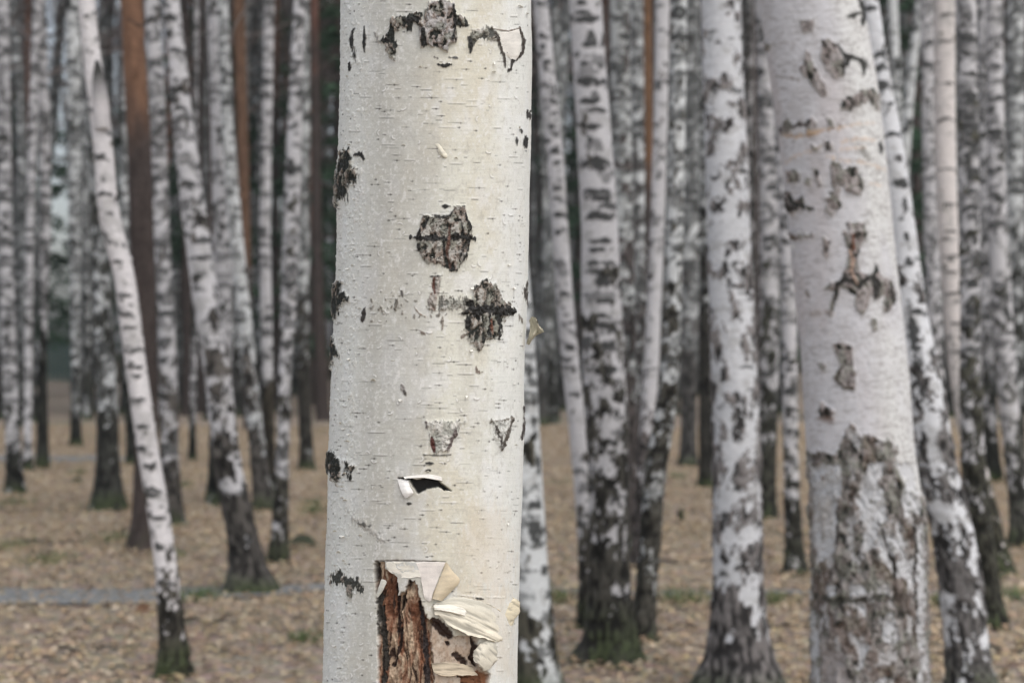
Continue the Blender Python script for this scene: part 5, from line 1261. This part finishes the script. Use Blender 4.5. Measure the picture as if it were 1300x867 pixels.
# far-off wood: reads as one mass
def far_wood():
    rs = np.random.RandomState(6); mb = MB()
    gaps = [(46, 96, -20, 180), (130, 162, 15, 105), (222, 252, -20, 60), (246, 262, 120, 160), (392, 412, 30, 100), (92, 112, -20, 30), (6, 24, -20, 60), (350, 366, -20, 40), (1085, 1100, 40, 90), (690, 700, -20, 60)]
    def in_gap(px_, py_, m):
        return any(g[0] - m < px_ < g[1] + m and g[2] - m < py_ < g[3] + m for g in gaps)
    for i in range(420):
        a = rs.uniform(-1.15, 1.15); R_ = rs.uniform(76, 108); x = math.sin(a) * R_; y = math.cos(a) * R_
        px_ = CX + x / y * FPX
        if any(g[0] < px_ < g[1] for g in gaps[:2]) and rs.rand() < .8: continue
        r = rs.uniform(.10, .2); H = rs.uniform(15, 21); xl = x + rs.randn() * .5
        c = [(.05, .045, .042), (.13, .085, .07), (.36, .37, .38), (.30, .31, .32), (.24, .25, .26), (.42, .43, .45)][rs.randint(6)]
        mb.tube([(x, y, -.2), ((x + xl) / 2, y, H / 2), (xl, y, H)], [r * 1.2, r, r * .5], c, 6)
    for i in range(1500):
        a = rs.uniform(-1.15, 1.15); R_ = rs.uniform(88, 120); x = math.sin(a) * R_; y = math.cos(a) * R_
        px_ = CX + x / y * FPX
        top = 17 + 8 * vnoise(np.array([a * 14.0]), 0.0, 0.0)[0]
        z = rs.uniform(0.3, top)
        if in_gap(px_, CY - (z - CAMZ) / y * FPX, 17): continue
        if z > 6 and rs.rand() < (.78 if px_ < 330 else .45): continue
        needle_cloud(mb, rs, x, y, z, 1.7, 1.3, 60, .42, (.05, .062, .05))
    o = link("far_wood", mb.mesh("far_wood", False), M_NEEDLE)
    tagm(o, "dim grey-green wall of far-off woodland closing the view", "woodland", kind="stuff")
far_wood()

def brush():
    rs = np.random.RandomState(9); mb = MB()
    for i in range(260):
        a = rs.uniform(-.8, .8); R_ = rs.uniform(58, 84); x = math.sin(a) * R_; y = math.cos(a) * R_
        needle_cloud(mb, rs, x, y, rs.uniform(.1, 1.0), 1.6, .5, 110, .25, (.15, .13, .095))
    o = link("undergrowth", mb.mesh("undergrowth", False), M_NEEDLE)
    tagm(o, "dim brownish undergrowth along the foot of the far wood", "undergrowth", kind="stuff")
brush()

# green fence far at the left
def fence():
    m, nt, b = principled("faded_green_paint"); b.inputs["Roughness"].default_value = .7
    tc = nt.nodes.new("ShaderNodeTexCoord"); nz = nt.nodes.new("ShaderNodeTexNoise"); nz.inputs["Scale"].default_value = 3; nt.links.new(tc.outputs["Object"], nz.inputs["Vector"])
    r = nt.nodes.new("ShaderNodeValToRGB"); r.color_ramp.elements[0].color = (.05, .085, .075, 1); r.color_ramp.elements[1].color = (.09, .14, .125, 1)
    nt.links.new(nz.outputs[0], r.inputs[0]); nt.links.new(r.outputs[0], b.inputs["Base Color"])
    Y = 57.0
    x0, x1 = (40 - CX) / FPX * Y, (140 - CX) / FPX * Y
    rt = root("fence", ((x0 + x1) / 2, Y, float(ground_h((x0 + x1) / 2, Y))), "faded green board fence far off between the white stems at left", "fence")
    w = x1 - x0
    def box(mb, a, b_):
        (ax_, ay, az), (bx, by, bz) = a, b_
        V = [(ax_, ay, az), (bx, ay, az), (bx, by, az), (ax_, by, az), (ax_, ay, bz), (bx, ay, bz), (bx, by, bz), (ax_, by, bz)]
        mb.add(V, [[0, 3, 2, 1], [4, 5, 6, 7], [0, 1, 5, 4], [1, 2, 6, 5], [2, 3, 7, 6], [3, 0, 4, 7]], (0.1, .2, .18))
    mb = MB(); n = 18
    for i in range(n):
        a = -w / 2 + w * i / n; box(mb, (a + .01, 0, .12), (a + w / n - .01, .025, 1.55 + .02 * (i % 3)))
    link("board_panel", mb.mesh("board_panel", False), m, rt)
    for i in range(3):
        mb = MB(); a = -w / 2 + w * i / 2; box(mb, (a - .05, .03, -.1), (a + .05, .13, 1.6)); link("post", mb.mesh("post", False), m, rt)
fence()

# stumps, mound, fallen bits
def stump(label, px_, py_, wpx, hpx, col=(.07, .06, .045), cat="stump", name="tree_stump"):
    Y = CAMZ * FPX / (py_ - CY); mp = Y / FPX; x = (px_ - CX) * mp
    rt = root(name, (x, Y, float(ground_h(x, Y))), label, cat)
    nt = 28; hs = np.linspace(-.05, hpx * mp, 12); th = np.linspace(0, 2 * np.pi, nt, endpoint=False)
    T, Z = np.meshgrid(th, hs)
    r = wpx / 2 * mp * (1 + .5 * np.exp(-np.maximum(Z, 0) / (.25 * hpx * mp + .01)) * (.6 + .4 * np.cos(4 * T))) * (1 + .25 * (fbm(np.cos(T) * 2, np.sin(T) * 2, Z * 9, 3) - .5))
    Zt = Z + (Z > hs[-2]) * .02 * np.cos(T * 2 + 1)
    V = np.stack([r * np.cos(T), r * np.sin(T), Zt], -1).reshape(-1, 3)
    n = fbm(np.cos(T) * 6, np.sin(T) * 6, Z * 8, 3).reshape(-1, 1)
    link("stump_bark", mesh_np("stump_bark", V, ring_grid(12, nt), np.array(col) * (.4 + 1.2 * n)), M_PINE, rt)
    top = V[-nt:]; c = top.mean(0) - np.array([0, 0, .01])
    rings = [c + (top - c) * q for q in (1, .75, .5, .25, .03)]
    V2 = np.concatenate(rings); link("cut_face", mesh_np("cut_face", V2, ring_grid(5, nt), np.array([.20, .155, .11]) * (.6 + .6 * np.random.RandomState(1).rand(len(V2), 1))), M_WOOD, rt)
stump("small dark mossy stump standing in the leaves right of the crooked birch", 864, 661, 7, 17, (.055, .06, .035))
def mound(label, px_, py_, wpx, hpx, col, name, cat):
    Y = CAMZ * FPX / (py_ - CY); mp = Y / FPX; x = (px_ - CX) * mp
    th = np.linspace(0, 2 * np.pi, 40, endpoint=False); q = np.linspace(1, .02, 14); T, Q = np.meshgrid(th, q)
    r = wpx / 2 * mp * Q * (1 + .5 * (fbm(np.cos(T) * 1.5 + px_, np.sin(T) * 1.5, 0.3, 2) - .5))
    Z = hpx * mp * (1 - Q ** 1.8) * (.7 + .6 * fbm(r * np.cos(T) * 18, r * np.sin(T) * 18, 5.1, 3)) - .02 * (Q > .95)
    V = np.stack([r * np.cos(T), r * np.sin(T) * .6, Z], -1).reshape(-1, 3); n = fbm(V[:, 0] * 30, V[:, 1] * 30, V[:, 2] * 30, 3)[:, None]
    o = link(name, mesh_np(name, V, ring_grid(14, 40), np.array(col) * (.4 + 1.2 * n)), M_LEAF, None, (x, Y, float(ground_h(x, Y))))
    tagm(o, label, cat)
mound("low moss-dark mound beside the wavy white birch's foot", 384, 697, 44, 16, (.05, .055, .035), "mossy_mound", "mound")
mound("small brown root lump at the edge of the grey path", 183, 782, 30, 13, (.16, .09, .055), "root_lump", "root lump")
mound("small dark tuft of moss on the ground at left", 98, 612, 18, 9, (.06, .065, .035), "mossy_mound", "mound")
mound("small green tussock among leaves left of the near trunk", 396, 655, 12, 13, (.06, .085, .035), "grass_tussock", "tussock")

# a few bare branches crossing between trunks
def branch(label, P, r, Y, col=(.25, .23, .22)):
    mp = Y / FPX
    W = [np.array([(p[0] - CX) * mp, Y + (p[2] if len(p) > 2 else 0), CAMZ - (p[1] - CY) * mp]) for p in P]
    return W, r, col
def add_branch(rt, P, r, Y, col=(.06, .055, .05)):
    W, r, col = branch("", P, r, Y, col)
    o3 = np.array(rt.location); mb = MB(); mb.tube([w - o3 for w in W], np.linspace(r, r * .35, len(W)), col, 7)
    o = link("branch", mb.mesh("branch"), M_TWIG, rt)
    return o
def tree_by(lbl):
    return [o for o in COL.objects if o.get('label', '').startswith(lbl)][0]
def br(lbl, P, r, col=(.06, .055, .05)):
    t = tree_by(lbl); add_branch(t, P, r, t.location.y, col)
br("stout leaning birch", [(226, 60), (212, 22, -.05), (200, 30, -.1), (186, 42, -.2), (176, 36, -.3)], .012)
br("stout leaning birch", [(233, 150), (215, 160, -.1), (198, 190, -.2)], .009)
br("upright birch just right", [(205, 200), (196, 196, -.1), (190, 206, -.15)], .009)
br("slender birch bending", [(289, 60), (300, 36, -.1), (318, 14, -.2), (334, -8, -.3)], .012, (.3, .28, .27))
br("smooth pinkish birch", [(146, 256), (158, 246, -.1), (172, 252, -.15)], .006)
br("curved birch", [(1113, 85), (1120, 60, -.05), (1122, 30, -.1)], .006)

# ------------------------------------------------------------------ air
def haze():
    me = bpy.data.meshes.new("haze"); x0, x1, y0, y1, z0, z1 = -172, 172, -82, 178, -1.3, 28
    V = [(x0, y0, z0), (x1, y0, z0), (x1, y1, z0), (x0, y1, z0), (x0, y0, z1), (x1, y0, z1), (x1, y1, z1), (x0, y1, z1)]
    me.from_pydata(V, [], [(0, 3, 2, 1), (4, 5, 6, 7), (0, 1, 5, 4), (1, 2, 6, 5), (2, 3, 7, 6), (3, 0, 4, 7)])
    m = bpy.data.materials.new("haze"); m.use_nodes = True; nt = m.node_tree; nt.nodes.clear()
    out = nt.nodes.new("ShaderNodeOutputMaterial"); v = nt.nodes.new("ShaderNodeVolumePrincipled")
    v.inputs["Density"].default_value = 0.0009; v.inputs["Color"].default_value = (.84, .93, .93, 1); v.inputs["Anisotropy"].default_value = 0.0
    nt.links.new(v.outputs[0], out.inputs["Volume"])
    o = link("haze", me, m); o['kind'] = 'stuff'; o['label'] = "thin pale air haze through the forest"; o['category'] = "haze"
haze()

def snag():
    t = tree_by("smooth pinkish birch"); Y = t.location.y; mp = Y / FPX; o3 = np.array(t.location)
    P = [np.array([(x - CX) * mp, Y - .035, CAMZ - (y - CY) * mp]) - o3 for x, y in ((132, 165), (131, 140), (129, 115), (127, 95), (126, 79))]
    mb = MB(); mb.tube(P, [.034, .038, .032, .022, .008], np.repeat(np.array([[.55, .53, .53], [.6, .57, .57], [.30, .29, .29], [.06, .06, .055], [.03, .03, .03]]), 12, 0), 12)
    link("branch_stub", mb.mesh("branch_stub"), M_BIRCH, t)
snag()

def twigs():
    rs = np.random.RandomState(12)
    for i, (px_, py_, L, lab) in enumerate(((70, 700, .5, "dark fallen twig lying on the leaves at far left"), (270, 800, .4, "bent fallen twig below the stout leaning birch"), (120, 835, .35, "thin fallen twig left of the smooth leaning birch's foot"), (880, 720, .6, "thin fallen stick left of the big patchy birch"),
                                            (850, 800, .3, "short twig right of the crooked birch's foot"), (720, 650, .6, "dark stick on the ground right of the near trunk"), (985, 800, .4, "pale twig between the two patchy birches"), (30, 650, .8, "thin dark stick in the leaves near the left edge"), (1290, 830, .4, "fallen twig at the lower right edge"))):
        Y = CAMZ * FPX / (py_ - CY); x = (px_ - CX) / FPX * Y; z = float(ground_h(x, Y)); a = rs.uniform(-.5, .5); P = []
        for q in range(7):
            f = q / 6 - .5; P.append((math.cos(a) * f * L + rs.randn() * .008, math.sin(a) * f * L + rs.randn() * .02, .03 + .015 * math.sin(q * 1.9)))
        mb = MB(); mb.tube(P, np.linspace(.009, .003, 7), (.09, .075, .06), 6)
        p0 = np.array(P[3]); mb.tube([p0, p0 + np.array([.05, .04, .01]), p0 + np.array([.11, .05, .03])], [.004, .003, .0015], (.09, .075, .06), 5)
        o = link("fallen_twig", mb.mesh("fallen_twig"), M_TWIG, None, (x, Y, z)); tagm(o, lab, "twig", "twigs lying on the forest floor")
twigs()
